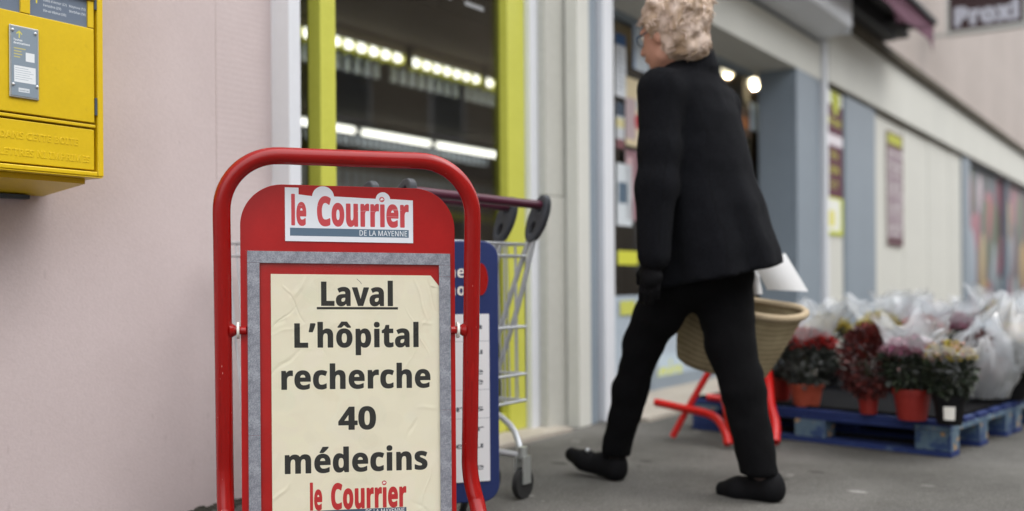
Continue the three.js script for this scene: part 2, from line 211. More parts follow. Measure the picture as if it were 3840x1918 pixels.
// ------------------------------------------------------------------ building
const ZF = 0.15, XJ = 4.138;                                // shop-front plane, where the door jamb begins
const shop = thing('shop_building', 'pink plastered corner shop building with lime framed window and long cream fascia', 'building', V3(0, 0, 0));
{
  const P = (n, g, m, l) => mesh(n, g, m, shop, l);
  P('plaster_wall', box(-6, 2.112, -0.1, 7, -0.3, 0), mats.pink_plaster);
  P('plaster_band', box(2.112, 2.346, -0.1, 7, -0.3, 0.0015), mats.pink_comb);
  P('upper_wall', box(2.346, 40, 2.98, 7, -0.3, 0), mats.greyer_render, 'greyish pink rendered wall above the cream fascia');
  P('window_lintel', box(2.4, XJ, 2.45, 2.98, -0.3, -0.002), mats.beige_render);
  P('window_jamb', box(2.346, 2.4, -0.05, 2.975, -0.25, 0.088, 0.003), mats.white_lacquer);
  // lime window
  const win = mesh('shop_window', box(3.771, 3.916, 0.02, 2.45, -0.07, 0, 0.004), mats.lime_lacquer, shop, 'lime green window frame with dark glass');
  mesh('mullion', box(2.58, 2.66, 0.02, 2.45, -0.07, 0, 0.004), mats.lime_lacquer, win);
  mesh('bottom_rail', box(2.662, 3.769, 0.02, 0.1, -0.068, -0.012, 0.006), mats.lime_lacquer, win);
  mesh('side_frame', box(2.402, 2.44, 0.02, 2.45, -0.12, -0.06, 0.003), mats.grey_lacquer, win);
  const pane = box(2.66, 3.771, 0.1, 2.45, -0.045, -0.041); mesh('pane', new THREE.PlaneGeometry(1.111, 2.35).translate(3.2155, 1.275, -0.045), mats.window_glass, win);
  mesh('pane', new THREE.PlaneGeometry(0.14, 2.43).translate(2.51, 1.235, -0.06), mats.window_glass, win);
  const sticker = canvasTex(1024, 512, (x, w, h) => {
    x.fillStyle = '#000'; x.fillRect(0, 0, w, h); x.strokeStyle = '#fff'; x.fillStyle = '#fff'; x.lineWidth = 22; x.lineJoin = 'round';
    x.strokeRect(90, 90, 170, 190); x.beginPath(); x.arc(175, 90, 50, Math.PI, 0); x.stroke(); x.fillRect(140, 240, 70, 20);
    x.beginPath(); x.moveTo(420, 70); x.lineTo(420, 230); x.arc(510, 230, 90, Math.PI, 0, true); x.lineTo(600, 70); x.closePath(); x.stroke(); x.fillRect(470, 110, 24, 90); x.fillRect(524, 110, 24, 90);
    x.beginPath(); x.arc(840, 180, 95, 0.6, 5.4); x.stroke(); x.beginPath(); x.arc(860, 160, 45, 2, 6); x.stroke();
    x.fillRect(80, 370, 200, 34); x.fillRect(450, 370, 120, 34); x.fillRect(730, 370, 240, 34);
  });
  sticker.colorSpace = THREE.NoColorSpace;
  const sa = onW(1505, 20, -0.04), sb = onW(1830, 20, -0.04);
  mesh('glass_sticker', new THREE.PlaneGeometry(sb.x - sa.x, 0.3).translate((sa.x + sb.x) / 2, 2.02, -0.042), M('sticker_white', { color: lin(0.35, 0.36, 0.37), alphaMap: sticker, transparent: true, opacity: 0.8, roughness: 0.6 }), win);
  // pilaster and shutter jamb
  P('window_return', box(3.916, 3.985, 0, 2.45, -0.06, 0.03, 0.003), mats.white_lacquer);
  P('pilaster', box(3.985, 4.27, 0, 1.12, -0.06, 0.075, 0.004), mats.beige_render);
  P('pilaster', box(3.985, 4.27, 1.123, 2.45, -0.06, 0.07, 0.004), mats.beige_render);
  P('shutter_jamb', box(XJ + 0.012, 4.265, 0, 2.6, 0.08, ZF, 0.004), mats.cream_panel);
  P('shutter_rail', box(4.267, 4.352, 0, 2.6, -0.1, ZF - 0.012, 0.003), mats.grey_lacquer);
  P('shutter_rail', box(4.352, 4.39, 0, 2.6, -0.1, ZF - 0.045, 0.003), mats.grey_lacquer);
  P('door_post', box(4.392, 4.499, 0, 2.3, -0.22, ZF + 0.01, 0.006), mats.white_lacquer, 'white entrance door post');
  // entrance
  P('door_header', box(4.39, 7.98, 2.3, 2.59, -0.25, ZF, 0.004), mats.cream_panel);
  P('header_slot', box(4.39, 7.97, 2.592, 2.63, -0.1, ZF - 0.03), mats.grey_lacquer);
  P('header_upper', box(4.39, 8.0, 2.632, 2.98, -0.2, ZF - 0.01), mats.beige_render);
  P('entrance_reveal', box(7.381, 7.42, 0, 2.3, -0.15, ZF - 0.03, 0.003), mats.grey_lacquer);
  P('corner_post', box(7.381, 7.69, 0, 2.3, ZF - 0.028, ZF, 0.003), mats.grey_lacquer);
  P('corner_post', box(7.694, 7.96, 0, 2.3, ZF - 0.05, ZF - 0.006, 0.003), mats.grey_lacquer);
  P('corner_post', box(7.422, 8.07, 0, 2.3, -0.145, ZF - 0.055), mats.grey_lacquer);
  P('shutter_rail', box(7.99, 8.07, 0, 2.63, 0, ZF + 0.03, 0.006), mats.white_lacquer);
  const door = mesh('entrance_door', merged([box(4.5, 7.38, 2.26, 2.3, -0.24, -0.18), box(4.5, 4.56, 0.02, 2.26, -0.24, -0.18), box(5.6, 5.68, 0.02, 2.26, -0.24, -0.18), box(6.5, 6.58, 0.02, 2.26, -0.24, -0.18), box(4.56, 7.38, 0.02, 0.1, -0.235, -0.185)]), mats.grey_lacquer, shop, 'glazed entrance doors with grey frame');
  for (const [a, b] of [[4.56, 5.6], [5.68, 6.5], [6.58, 7.38]]) mesh('pane', new THREE.PlaneGeometry(b - a, 2.16).translate((a + b) / 2, 1.18, -0.21), mats.window_glass, door);
  M('film_frost', { map: mottled(188, 202, 214, 0.8, 8, 4, 33), transmission: 0.25, thickness: 0, roughness: 0.7 });
  mesh('frosted_film', box(4.57, 5.59, 0.1, 0.62, -0.2, -0.198), mats.film_frost, door);
  mesh('frosted_film', box(5.7, 6.49, 0.1, 0.8, -0.2, -0.198), mats.film_frost, door);
  // notices on the entrance glass, placed where the photograph shows them
  const note = (x0, y0, x1, y1, draw, z = -0.19) => { const a = onW(x0, y0, z), b = onW(x1, y1, z), w = b.x - a.x, h = a.y - b.y; const [g, m] = printBox(w, h, 0.002, canvasTex(256, Math.round(clamp(256 * h / w, 64, 900)), draw), mats.paper_white); const o = mesh('notice', g, m, door); o.position.set((a.x + b.x) / 2, (a.y + b.y) / 2, z); };
  note(2306, 120, 2348, 370, (x, w, h) => { x.fillStyle = '#dfe4ea'; x.fillRect(0, 0, w, h); x.fillStyle = '#2f5f96'; x.fillRect(0, 0, w, h * 0.18); x.fillStyle = '#9aa3ad'; for (let k = 0; k < 9; k++) x.fillRect(w * 0.1, h * (0.26 + k * 0.075), w * (0.5 + 0.3 * ((k * 37) % 5) / 5), h * 0.025); });
  note(2372, 60, 2452, 285, (x, w, h) => { x.fillStyle = '#dbe6f0'; x.fillRect(0, 0, w, h); x.fillStyle = '#7a93b4'; x.fillRect(0, 0, w * 0.12, h); x.fillStyle = '#aeb9c4'; for (let k = 0; k < 6; k++) x.fillRect(w * 0.2, h * (0.2 + k * 0.1), w * 0.6, h * 0.03); });
  note(2345, 285, 2420, 560, (x, w, h) => { x.fillStyle = '#d8c9a4'; x.fillRect(0, 0, w, h); x.fillStyle = '#b8a4a8'; x.fillRect(0, h * 0.3, w * 0.5, h * 0.6); x.fillStyle = '#b2343a'; x.beginPath(); x.arc(w * 0.62, h * 0.62, w * 0.18, 0, 7); x.fill(); x.fillStyle = '#9fb0b8'; x.fillRect(w * 0.55, h * 0.3, w * 0.3, h * 0.14); });
  note(2310, 380, 2342, 560, (x, w, h) => { x.fillStyle = '#c9ced2'; x.fillRect(0, 0, w, h); x.fillStyle = '#39485a'; x.fillRect(0, 0, w, h * 0.3); x.fillStyle = '#d8cf9a'; x.fillRect(0, h * 0.35, w, h * 0.2); x.fillStyle = '#7c4a50'; x.fillRect(0, h * 0.8, w, h * 0.2); });
  note(2312, 610, 2370, 850, (x, w, h) => { x.fillStyle = '#d6dde2'; x.fillRect(0, 0, w, h); x.fillStyle = '#54697c'; x.fillRect(w * 0.1, h * 0.3, w * 0.6, h * 0.34); });
  note(2345, 560, 2400, 830, (x, w, h) => { x.fillStyle = '#8e6a72'; x.fillRect(0, 0, w, h); x.fillStyle = '#c8a9ac'; x.fillRect(w * 0.1, h * 0.1, w * 0.4, h * 0.6); });
  note(2316, 940, 2392, 995, (x, w, h) => { x.fillStyle = '#d3d43f'; x.fillRect(0, 0, w, h); });
  note(2325, 1130, 2382, 1180, (x, w, h) => { x.fillStyle = '#c6c95a'; x.fillRect(0, 0, w, h); });
  note(2430, 1340, 2560, 1452, (x, w, h) => { x.fillStyle = '#b9c9d4'; x.fillRect(0, 0, w, h); fit(x, 'Service', w * 0.5, h * 0.86, w * 0.98, h * 0.66, '#d0d23a'); });
  note(2770, 400, 2816, 520, (x, w, h) => { x.fillStyle = '#5c4838'; x.fillRect(0, 0, w, h); x.fillStyle = '#a86a3c'; x.fillRect(w * 0.2, h * 0.3, w * 0.6, h * 0.4); });
  note(2812, 380, 2855, 500, (x, w, h) => { x.fillStyle = '#aebcc6'; x.fillRect(0, 0, w, h); });
  // fascia and panels to the right of the door
  const XF = 8.075, XE = 34;
  P('fascia', box(XF, XE, 2.3, 2.815, -0.2, ZF + 0.04, 0.006), mats.cream_panel, 'long pale cream fascia board');
  P('fascia_drip', box(XF + 0.02, XE, 2.278, 2.298, -0.2, ZF + 0.02), mats.brown_flashing);
  P('roof_flashing', box(XF, XE, 2.818, 2.9, -0.2, ZF + 0.1, 0.01), mats.brown_flashing, 'dark weathered flashing ledge');
  P('roof_slope', box(XF, XE, 2.903, 2.98, -0.2, ZF - 0.02), mats.greyer_render);
  P('panel', box(8.075, 8.6, 0, 2.276, -0.2, ZF - 0.012, 0.004), mats.cream_panel);
  P('pilaster', box(8.605, 9.58, 0, 2.276, -0.2, ZF + 0.012, 0.006), mats.grey_lacquer, 'grey painted pilaster between cream panels');
  for (let k = 0; k < 11; k++) P('panel', box(9.59 + k * 0.39, 9.59 + k * 0.39 + 0.383, 0, 2.276, -0.2, ZF - 0.012 - (k % 3) * 0.003, 0.005), mats.cream_panel);
  P('pilaster', box(13.885, 14.36, 0, 2.276, -0.2, ZF + 0.012, 0.006), mats.grey_lacquer);
  P('panel', box(21.2, XE, 0, 2.276, -0.2, ZF - 0.012), mats.cream_panel);
  // printed vegetable picture behind the display window
  const veg = canvasTex(1024, 512, (x, w, h) => {
    const R = rng(41); x.fillStyle = '#3a3a3c'; x.fillRect(0, 0, w, h);
    const blob = (cx, cy, rx, ry, rot, c, c2) => { const g = x.createLinearGradient(cx - rx, cy - ry, cx + rx, cy + ry); g.addColorStop(0, c); g.addColorStop(1, c2); x.fillStyle = g; x.beginPath(); x.ellipse(cx, cy, rx, ry, rot, 0, 7); x.fill(); };
    for (let k = 0; k < 46; k++) { const c = [['#7c2f3f', '#4a1c2a'], ['#9aa3a6', '#5f6f7c'], ['#5c6a3a', '#2f3a26'], ['#c6a24e', '#8a6a34'], ['#b06a76', '#7a3648'], ['#52606a', '#39424a']][Math.floor(R() * 6)]; blob(R() * w, R() * h, 30 + R() * 50, 60 + R() * 90, (R() - 0.5) * 0.7, c[0], c[1]); }
    blob(60, 110, 44, 100, 0.1, '#c98a94', '#8e3644'); blob(90, 330, 62, 130, 0, '#a4b0ba', '#7c8c9a'); blob(200, 80, 30, 70, 0.1, '#d8c4c8', '#a08a96'); blob(230, 330, 40, 120, 0.05, '#b8a274', '#8e7440'); blob(330, 150, 30, 90, 0.2, '#c04450', '#7a2430'); blob(110, 470, 70, 60, 0, '#74364c', '#5a2638');
  });
  const [vg, vm] = printBox(6.76, 2.2, 0.02, veg, mats.dark_grey, { roughness: 0.4 }); const vp = P('picture_panel', vg, vm, 'large printed picture of vegetables in the display window'); vp.position.set(17.76, 1.16, 0.05);
  mesh('frame', merged([box(14.362, 21.19, 2.262, 2.276, 0.02, ZF), box(14.362, 14.42, 0, 2.26, 0.02, ZF), box(17.7, 17.76, 0, 2.26, 0.065, ZF), box(21.1, 21.19, 0, 2.26, 0.02, ZF)]), mats.grey_lacquer, shop);
  // interior of the shop
  P('ceiling', box(2.36, 22, 2.72, 2.8, -9.2, -0.31), mats.shop_paint, 'shop ceiling with rows of lamps');
  P('back_wall', box(2.36, 22, 0, 2.72, -9.3, -9.2), mats.shop_paint);
  P('side_wall', box(2.26, 2.34, 0, 2.8, -9.2, -0.31), mats.shop_paint);
  P('side_wall', box(22, 22.1, 0, 2.8, -9.2, -0.31), mats.shop_paint);
  P('inner_wall', box(8.2, 22, 0, 2.72, -0.3, -0.22), mats.shop_paint);
  P('shop_floor', box(2.34, 22, -0.05, 0.012, -9.2, -0.24), mats.shop_tiles);
  P('roof', box(-6, 40, 7, 7.3, -9.3, 0.3), mats.house_roof); P('rear_wall', box(-6, 40, -0.1, 7, -9.7, -9.4), mats.beige_render);
  P('ceiling_slab', box(2.36, 40, 2.82, 2.97, -9.2, -0.31), mats.beige_render);
}
// ceiling luminaires inside: two rows parallel to the front
function luminaire(x, z, len, cells, label) {
  const t = thing('ceiling_lamp', label, 'ceiling lamp', V3(x, 2.575, z), 'lit lamps under the shop ceiling');
  mesh('housing', box(0, len, 0.06, 0.145, -0.09, 0.09, 0.006), mats.lamp_steel, t);
  if (cells) { for (let k = 0; k < cells; k++) mesh('lit_cell', box(k * len / cells + 0.022, (k + 1) * len / cells - 0.022, 0.0, 0.055, 0.02, 0.075, 0.02), mats.tube_glow, t); for (let k = 0; k <= cells; k++) mesh('louvre', box(k * len / cells - 0.006, k * len / cells + 0.006, -0.02, 0.058, -0.085, 0.085), mats.lime_lacquer, t); } else mesh('glowing_tube', new THREE.CylinderGeometry(0.03, 0.03, len - 0.19, 12).rotateZ(Math.PI / 2).translate(len / 2, 0.025, 0.03), mats.tube_glow, t);
  const n = Math.round(len / 0.12); for (let k = 0; k < n; k++) mesh('rib', box(k * len / n + 0.012, (k + 1) * len / n - 0.035, -0.12, 0.02, -0.2, -0.17, 0.005), mats.ribs, t);
  const l = new THREE.RectAreaLight(0xfff6e4, 5, len - 0.1, 0.1); l.position.set(len / 2, -0.03, 0.04); l.rotation.x = -Math.PI / 2; t.add(l);
}
luminaire(5.15, -3.0, 1.32, 9, 'louvred ceiling lamp with bright cells next to the lime mullion'); luminaire(6.57, -3.0, 1.01, 7, 'louvred ceiling lamp with bright cells in the middle of the window'); luminaire(7.65, -3.0, 0.6, 4, 'short louvred ceiling lamp next to the right window frame');
luminaire(7.0, -6.1, 1.5, 0, 'fluorescent ceiling lamp seen in the narrow side pane'); luminaire(8.55, -6.1, 0.72, 0, 'short end of fluorescent ceiling lamp beside the lime mullion'); luminaire(9.25, -6.1, 1.52, 0, 'long fluorescent ceiling lamp in the middle of the window'); luminaire(10.76, -6.1, 1.6, 0, 'long fluorescent ceiling lamp towards the right window frame');
{ const t = thing('wall_cooler', 'ribbed bluish refrigerated shelf at the back of the shop seen through the window', 'cooler', V3(8, 0.012, -6.75));
  mesh('cabinet', box(0, 8, 0, 2.3, -0.6, 0, 0.01), mats.shop_paint, t);
  for (let k = 0; k < 48; k++) { mesh('fin', box(k / 6 + 0.02, k / 6 + 0.11, 1.92, 2.2, 0.002, 0.04, 0.006), mats.ribs, t); mesh('price_rail', box(k / 6 + 0.01, k / 6 + 0.14, 1.62, 1.74, 0.002, 0.03, 0.006), mats.lime_lacquer, t); } }
for (const [px, py, l] of [[2730, 265, 'round glowing ceiling spot seen beside the black coat'], [2830, 310, 'round glowing ceiling spot beside the dark entrance reveal']]) {
  const r = ray(px, py), p = EYE.clone().addScaledVector(r, (2.45 - EYE.y) / r.y);
  const t = thing('ceiling_spot', l, 'ceiling spot', p, 'lit spots inside the entrance');
  mesh('lamp_bulb', new THREE.SphereGeometry(0.055, 16, 12), mats.spot_glow, t);
  mesh('socket', new THREE.CylinderGeometry(0.03, 0.045, 0.23, 12).translate(0, 0.155, 0), mats.lamp_steel, t);
  const pl = new THREE.PointLight(0xffe2b0, 1.2); pl.position.set(0, -0.075, 0); pl.castShadow = true; t.add(pl);
}
// roller shutter box over the entrance
{
  const t = thing('roller_shutter_box', 'white metal roller shutter box above the shop entrance', 'shutter box', V3(4.3, 2.62, ZF));
  const s = new THREE.Shape([[0, 0], [0.1, 0], [0.25, 0.05], [0.26, 0.07], [0.26, 0.32], [0.22, 0.36], [0, 0.36]].map(([a, b]) => new THREE.Vector2(a, b)));
  const g = new THREE.ExtrudeGeometry(s, { depth: 3.62, bevelEnabled: true, bevelSize: 0.004, bevelThickness: 0.004, bevelSegments: 1 }); g.rotateY(-Math.PI / 2); g.scale(-1, 1, 1); g.index || g; { const p = g.attributes.position; for (let i = 0; i < p.count; i += 3) { for (const a of [p, g.attributes.normal, g.attributes.uv]) { const k = a.itemSize, A = a.array; for (let c = 0; c < k; c++) { const q = A[(i + 1) * k + c]; A[(i + 1) * k + c] = A[(i + 2) * k + c]; A[(i + 2) * k + c] = q; } } } } g.computeVertexNormals(); metreUV(g);
  mesh('casing', g, mats.white_lacquer, t);
  mesh('end_cap', box(3.626, 3.632, 0.01, 0.35, 0.01, 0.25, 0.002), mats.white_lacquer, t);
}
// folded awning with scalloped valance
{
  const t = thing('awning', 'folded dark purple awning with scalloped valance above the cream fascia', 'awning', V3(4.6, 2.84, 0.1));
  const L = 5.34;
  mesh('cassette', box(0, L, 0.22, 0.32, 0.05, 0.5, 0.02), mats.awning_dark, t);
  mesh('front_bar', box(0, L, 0.235, 0.29, 0.501, 0.54, 0.012), mats.awning_dark, t);
  mesh('shadow_gap_box', box(0.05, L - 0.35, 0.06, 0.215, 0.06, 0.26, 0.02), mats.awning_dark, t);  // near-black box painting in the shadow gap under the cassette
  for (const k of [0.4, 2.4, 4.6]) mesh('folding_arm', box(k, k + 0.7, 0.14, 0.2, 0.12, 0.3, 0.012), mats.awning_dark, t);
  const pts = [], N = 4, step = L / N; const sh = new THREE.Shape(); sh.moveTo(0, 0.235); sh.lineTo(0, 0); for (let k = 0; k < N; k++) sh.bezierCurveTo((k + 0.35) * step, 0.07, (k + 0.72) * step, 0.1, (k + 1) * step, -0.01); sh.lineTo(L, 0.235);
  const g = new THREE.ExtrudeGeometry(sh, { depth: 0.004, bevelEnabled: false, curveSegments: 24 }).translate(0, 0, 0.505); { const p = g.attributes.position; for (let i = 0; i < p.count; i++) p.setZ(i, p.getZ(i) + 0.012 * Math.sin(p.getX(i) * 9) * (0.235 - p.getY(i)) / 0.2); } g.computeVertexNormals();
  mesh('valance', metreUV(g), mats.awning_cloth, t);
}
// projecting shop sign
{
  const X = 12.6, t = thing('projecting_sign', 'maroon projecting shop sign with pale lettering on the upper wall', 'shop sign', V3(X, 3.55, 0));
  mesh('frame', merged([box(-0.06, 0.06, 0, 0.045, 0.22, 1.1, 0.006), box(-0.06, 0.06, 0.045, 0.9, 0.22, 0.255, 0.006), box(-0.06, 0.06, 0.045, 0.9, 1.04, 1.1, 0.006), box(-0.06, 0.06, 0.9, 0.945, 0.22, 1.1, 0.006)]), mats.lamp_steel, t);
  mesh('bracket', box(-0.03, 0.03, 0.01, 0.04, -0.02, 0.22), mats.lamp_steel, t); mesh('bracket', box(-0.03, 0.03, 0.86, 0.9, -0.02, 0.22), mats.lamp_steel, t);
  const tex = canvasTex(768, 840, (x, w, h) => { x.fillStyle = '#2c0d12'; x.fillRect(0, 0, w, h); x.lineJoin = 'round'; x.font = 'bold 250px sans-serif'; x.textAlign = 'center'; const s = 'Proxi', mw = x.measureText(s).width; x.save(); x.translate(w / 2, h * 0.93); x.scale(w * 0.9 / mw, 1.12); x.strokeStyle = '#b9bcc8'; x.fillStyle = '#b9bcc8'; x.lineWidth = 22; x.strokeText(s, 0, 0); x.fillText(s, 0, 0); x.restore(); });
  const f = M('shop_sign_print', { map: tex, roughness: 0.4 }); const g = new THREE.BoxGeometry(0.08, 0.855, 0.785); const m = mesh('sign_face', g, [f, f, mats.sign_maroon, mats.sign_maroon, mats.sign_maroon, mats.sign_maroon], t); m.position.set(0, 0.4725, 0.6475);
}
// printed boards on the panels right of the door
{
  const board = (name, label, x0, x1, y0, y1, W, H, draw) => { const [g, m] = printBox(x1 - x0, y1 - y0, 0.008, canvasTex(W, H, draw), mats.white_plastic); const t = thing(name, label, 'board', V3((x0 + x1) / 2, y0, ZF - 0.004)); const o = mesh('printed_face', g, m, t); o.position.y = (y1 - y0) / 2; return t; };
  board('opening_board', 'tall maroon and lime printed board beside the shutter rail', 8.12, 8.56, 1.07, 2.26, 384, 1024, (x, w, h) => {
    x.fillStyle = '#5a1f36'; x.fillRect(0, 0, w, h); x.fillStyle = '#eef0ea'; x.fillRect(0, 0, w, h * 0.09); x.fillStyle = '#bcc23c'; x.beginPath(); x.moveTo(w * 0.25, 0); x.quadraticCurveTo(w * 0.3, h * 0.14, w * 0.6, h * 0.17); x.quadraticCurveTo(w * 0.95, h * 0.08, w * 0.8, 0); x.fill();
    fit(x, 'Proxi', w / 2, h * 0.235, w * 0.86, h * 0.055, '#c6c93a'); x.fillStyle = '#e8e2e8'; x.fillRect(0, h * 0.3, w, h * 0.075);
    fit(x, '7h', w * 0.45, h * 0.47, w * 0.5, h * 0.055, '#b4b43c'); fit(x, '20h', w * 0.48, h * 0.57, w * 0.66, h * 0.055, '#b4b43c'); fit(x, '7/7', w * 0.42, h * 0.68, w * 0.55, h * 0.06, '#a8a848');
    x.fillStyle = '#c9d04a'; x.fillRect(0, h * 0.735, w, h * 0.265); x.fillStyle = '#eef0e6'; x.beginPath(); x.roundRect(-10, h * 0.75, w * 0.86, h * 0.22, 40); x.fill(); x.fillStyle = '#e4de7a'; x.fillRect(w * 0.08, h * 0.83, w * 0.4, h * 0.11);
  });
  board('price_board', 'narrow printed board with lime top on the cream panels', 10.04, 10.69, 1.03, 2.16, 384, 768, (x, w, h) => {
    x.fillStyle = '#5f3c44'; x.fillRect(0, 0, w, h); x.fillStyle = '#b5b838'; x.fillRect(w * 0.06, h * 0.02, w * 0.88, h * 0.09); const R = rng(8);
    for (let k = 0; k < 13; k++) { x.fillStyle = ['#cfc6cb', '#c4b9c0', '#d6d0d4'][k % 3]; let px = w * 0.05; while (px < w * 0.92) { const l = w * (0.06 + R() * 0.16); x.fillRect(px, h * (0.16 + k * 0.06), l, h * 0.038); px += l + w * 0.035; } }
  });
}

// ------------------------------------------------------------------ letter box
{
  const D = 0.25, XR = 1.544, XL = 0.94, Y0 = 0.996, Y1 = 1.86;
  const t = thing('letter_box', 'yellow wall mounted public letter box on the pink wall', 'letter box', V3(XR, Y0, 0));
  const P = (n, g, m, p = t, l) => { g.translate(-XR, -Y0, 0); return mesh(n, g, m, p, l); };
  P('body', box(XL, XR, Y0, Y1, 0.004, D - 0.03, 0.008), mats.post_yellow);
  // front frame, proud of the recessed body
  P('front_frame', merged([box(1.529, XR + 0.002, Y0, Y1, D - 0.028, D, 0.003), box(XL, 1.5285, Y0, Y0 + 0.012, D - 0.028, D, 0.003)]), mats.post_yellow);
  P('lower_panel', box(XL, 1.521, Y0 + 0.016, 1.117, D - 0.028, D - 0.004, 0.002), mats.post_yellow);
  P('seam_rail', box(XL, 1.524, 1.1215, 1.13, D - 0.028, D - 0.002, 0.002), mats.post_yellow);
  const plateHole = [1.352, 1.502, 1.381, 1.43];
  const dp = merged([box(XL, 1.521, 1.1345, 1.379, D - 0.028, D - 0.002, 0.002), box(1.504, 1.521, 1.38, 1.45, D - 0.028, D - 0.002, 0.002), box(1.325, 1.35, 1.38, 1.45, D - 0.028, D - 0.002, 0.002), box(XL, 1.18, 1.38, 1.45, D - 0.028, D - 0.002, 0.002), box(XL, 1.521, 1.4515, 1.462, D - 0.028, D + 0.004, 0.003)]);
  const doorM = P('collection_door', dp, mats.post_yellow);
  P('upper_panel', box(XL, 1.521, 1.468, 1.82, D - 0.028, D - 0.002, 0.002), mats.post_yellow);
  const hinge = (y0, y1) => P('hinge', new THREE.CylinderGeometry(0.0035, 0.0035, y1 - y0, 8).translate(1.5255, (y0 + y1) / 2, D - 0.003), mats.dark_grey);
  hinge(1.155, 1.2); hinge(1.43, 1.46);
  P('underside_lip', box(XL, 1.5435, Y0 - 0.003, Y0 - 0.001, 0.1, D - 0.001), mats.post_yellow);
  const tr = new THREE.BufferGeometry().copy(box(XL, 1.52, 0.955, Y0 - 0.0035, 0.006, 0.205)); { const p = tr.attributes.position; for (let i = 0; i < p.count; i++) if (p.getY(i) < 0.96) p.setY(i, p.getZ(i) > 0.1 ? 0.979 : 0.957); tr.computeVertexNormals(); }
  P('underside_tray', tr, mats.post_yellow);
  P('contact_shadow_strip', box(XL, 1.47, 0.945, 0.956, 0.004, 0.03), mats.dark_grey);  // dark strip painting the contact shadow where the box meets the wall
  // raised lettering
  const font = await new FontLoader().loadAsync('fonts/droid/droid_sans_bold.typeface.json');
  const emboss = (s, xr, y0, y1, cap) => { const g = new TextGeometry(s, { font, size: cap, depth: 0.0009, curveSegments: 3, bevelEnabled: true, bevelSize: 0.0005, bevelThickness: 0.0005, bevelSegments: 1 }); g.computeBoundingBox(); const w = g.boundingBox.max.x; g.translate(-w, 0, 0); g.rotateZ(0); g.translate(xr, y0, D - 0.0045); P('raised_lettering', metreUV(g), mats.post_yellow); };
  emboss('R DANS CETTE BOITE', 1.475, 1.071, 0, 0.0165); emboss('S LETTRES NI IMPRIMES', 1.509, 1.03, 0, 0.0165);
  // destination plates
  const plate = (x0, x1, y0, y1, draw, w, h, z = D - 0.009) => { const [g, m] = printBox(x1 - x0, y1 - y0, 0.004, canvasTex(w, h, draw), mats.dark_grey, { roughness: 0.35 }); const o = mesh('destination_plate', g, m, t); o.position.set((x0 + x1) / 2 - XR, (y0 + y1) / 2 - Y0, z); return o; };
  const arrow = (x, cx, top, w, h, c) => { x.strokeStyle = c; x.lineWidth = w * 0.2; x.beginPath(); x.moveTo(cx, top + h); x.lineTo(cx, top + w * 0.15); x.moveTo(cx - w / 2, top + w * 0.55); x.lineTo(cx, top + w * 0.06); x.lineTo(cx + w / 2, top + w * 0.55); x.stroke(); };
  plate(1.35, 1.504, 1.379, 1.451, (x, w, h) => { x.fillStyle = '#6d7a8c'; x.fillRect(0, 0, w, h); arrow(x, w * 0.12, h * 0.12, 92, 150, '#e2d044'); const W = '#dfe5ea', o = { weight: 'normal', align: 'left' }; fit(x, "Côtes d'Armor (22)", w * 0.23, h * 0.4, w * 0.41, 30, W, o); fit(x, 'Mayenne (53)', w * 0.68, h * 0.4, w * 0.3, 30, W, o); fit(x, 'Finistère (29)', w * 0.23, h * 0.58, w * 0.31, 30, W, o); fit(x, 'Morbihan (56)', w * 0.68, h * 0.58, w * 0.3, 30, W, o); fit(x, 'Ille-et-Vilaine (35)', w * 0.23, h * 0.76, w * 0.4, 30, W, o); }, 768, 360);
  plate(1.18, 1.325, 1.379, 1.451, (x, w, h) => { x.fillStyle = '#6d7a8c'; x.fillRect(0, 0, w, h); arrow(x, w * 0.62, h * 0.12, 92, 150, '#e2d044'); }, 768, 360);
  const sched = mesh('schedule_plate', box(1.294 - XR, 1.368 - XR, 1.17 - Y0, 1.345 - Y0, D - 0.001, D + 0.003, 0.002), mats.lamp_steel, t);
  { const [g, m] = printBox(0.066, 0.166, 0.0012, canvasTex(384, 966, (x, w, h) => {
    x.fillStyle = '#8997a3'; x.fillRect(0, 0, w, h); arrow(x, w * 0.3, h * 0.05, 80, 100, '#d6cf60'); const o = { align: 'left' }; fit(x, 'Toutes', 30, h * 0.2, 130, 30, '#eef2f4', o); fit(x, 'destinations', 30, h * 0.245, 240, 30, '#eef2f4', o);
    x.fillStyle = '#c4bd7a'; for (let k = 0; k < 4; k++) x.fillRect(36, h * (0.3 + k * 0.042), [170, 110, 120, 90][k], 16);
    x.fillStyle = '#e6ebee'; x.fillRect(w * 0.54, h * 0.35, w * 0.34, h * 0.13); x.fillRect(w * 0.1, h * 0.56, w * 0.82, h * 0.24); x.fillStyle = '#b8c2ca'; for (let k = 0; k < 6; k++) x.fillRect(w * 0.14, h * (0.59 + k * 0.032), w * (0.5 + ((k * 7) % 5) * 0.05), 9); x.fillStyle = '#d6dde2'; x.fillRect(w * 0.26, h * 0.88, w * 0.42, h * 0.06); fit(x, 'vendredi', w * 0.47, h * 0.925, w * 0.36, 22, '#8f9aa4');
  }), mats.lamp_steel, { roughness: 0.3 }); const o = mesh('print', g, m, sched); o.position.set(1.331 - XR, 1.2575 - Y0, D + 0.0034); }
  for (const [a, b] of [[1.301, 1.332], [1.358, 1.333], [1.302, 1.201], [1.362, 1.203]]) mesh('screw', new THREE.SphereGeometry(0.0038, 10, 8).scale(1, 1, 0.7).translate(a - XR, b - Y0, D + 0.005), mats.chrome_wire, sched);
}

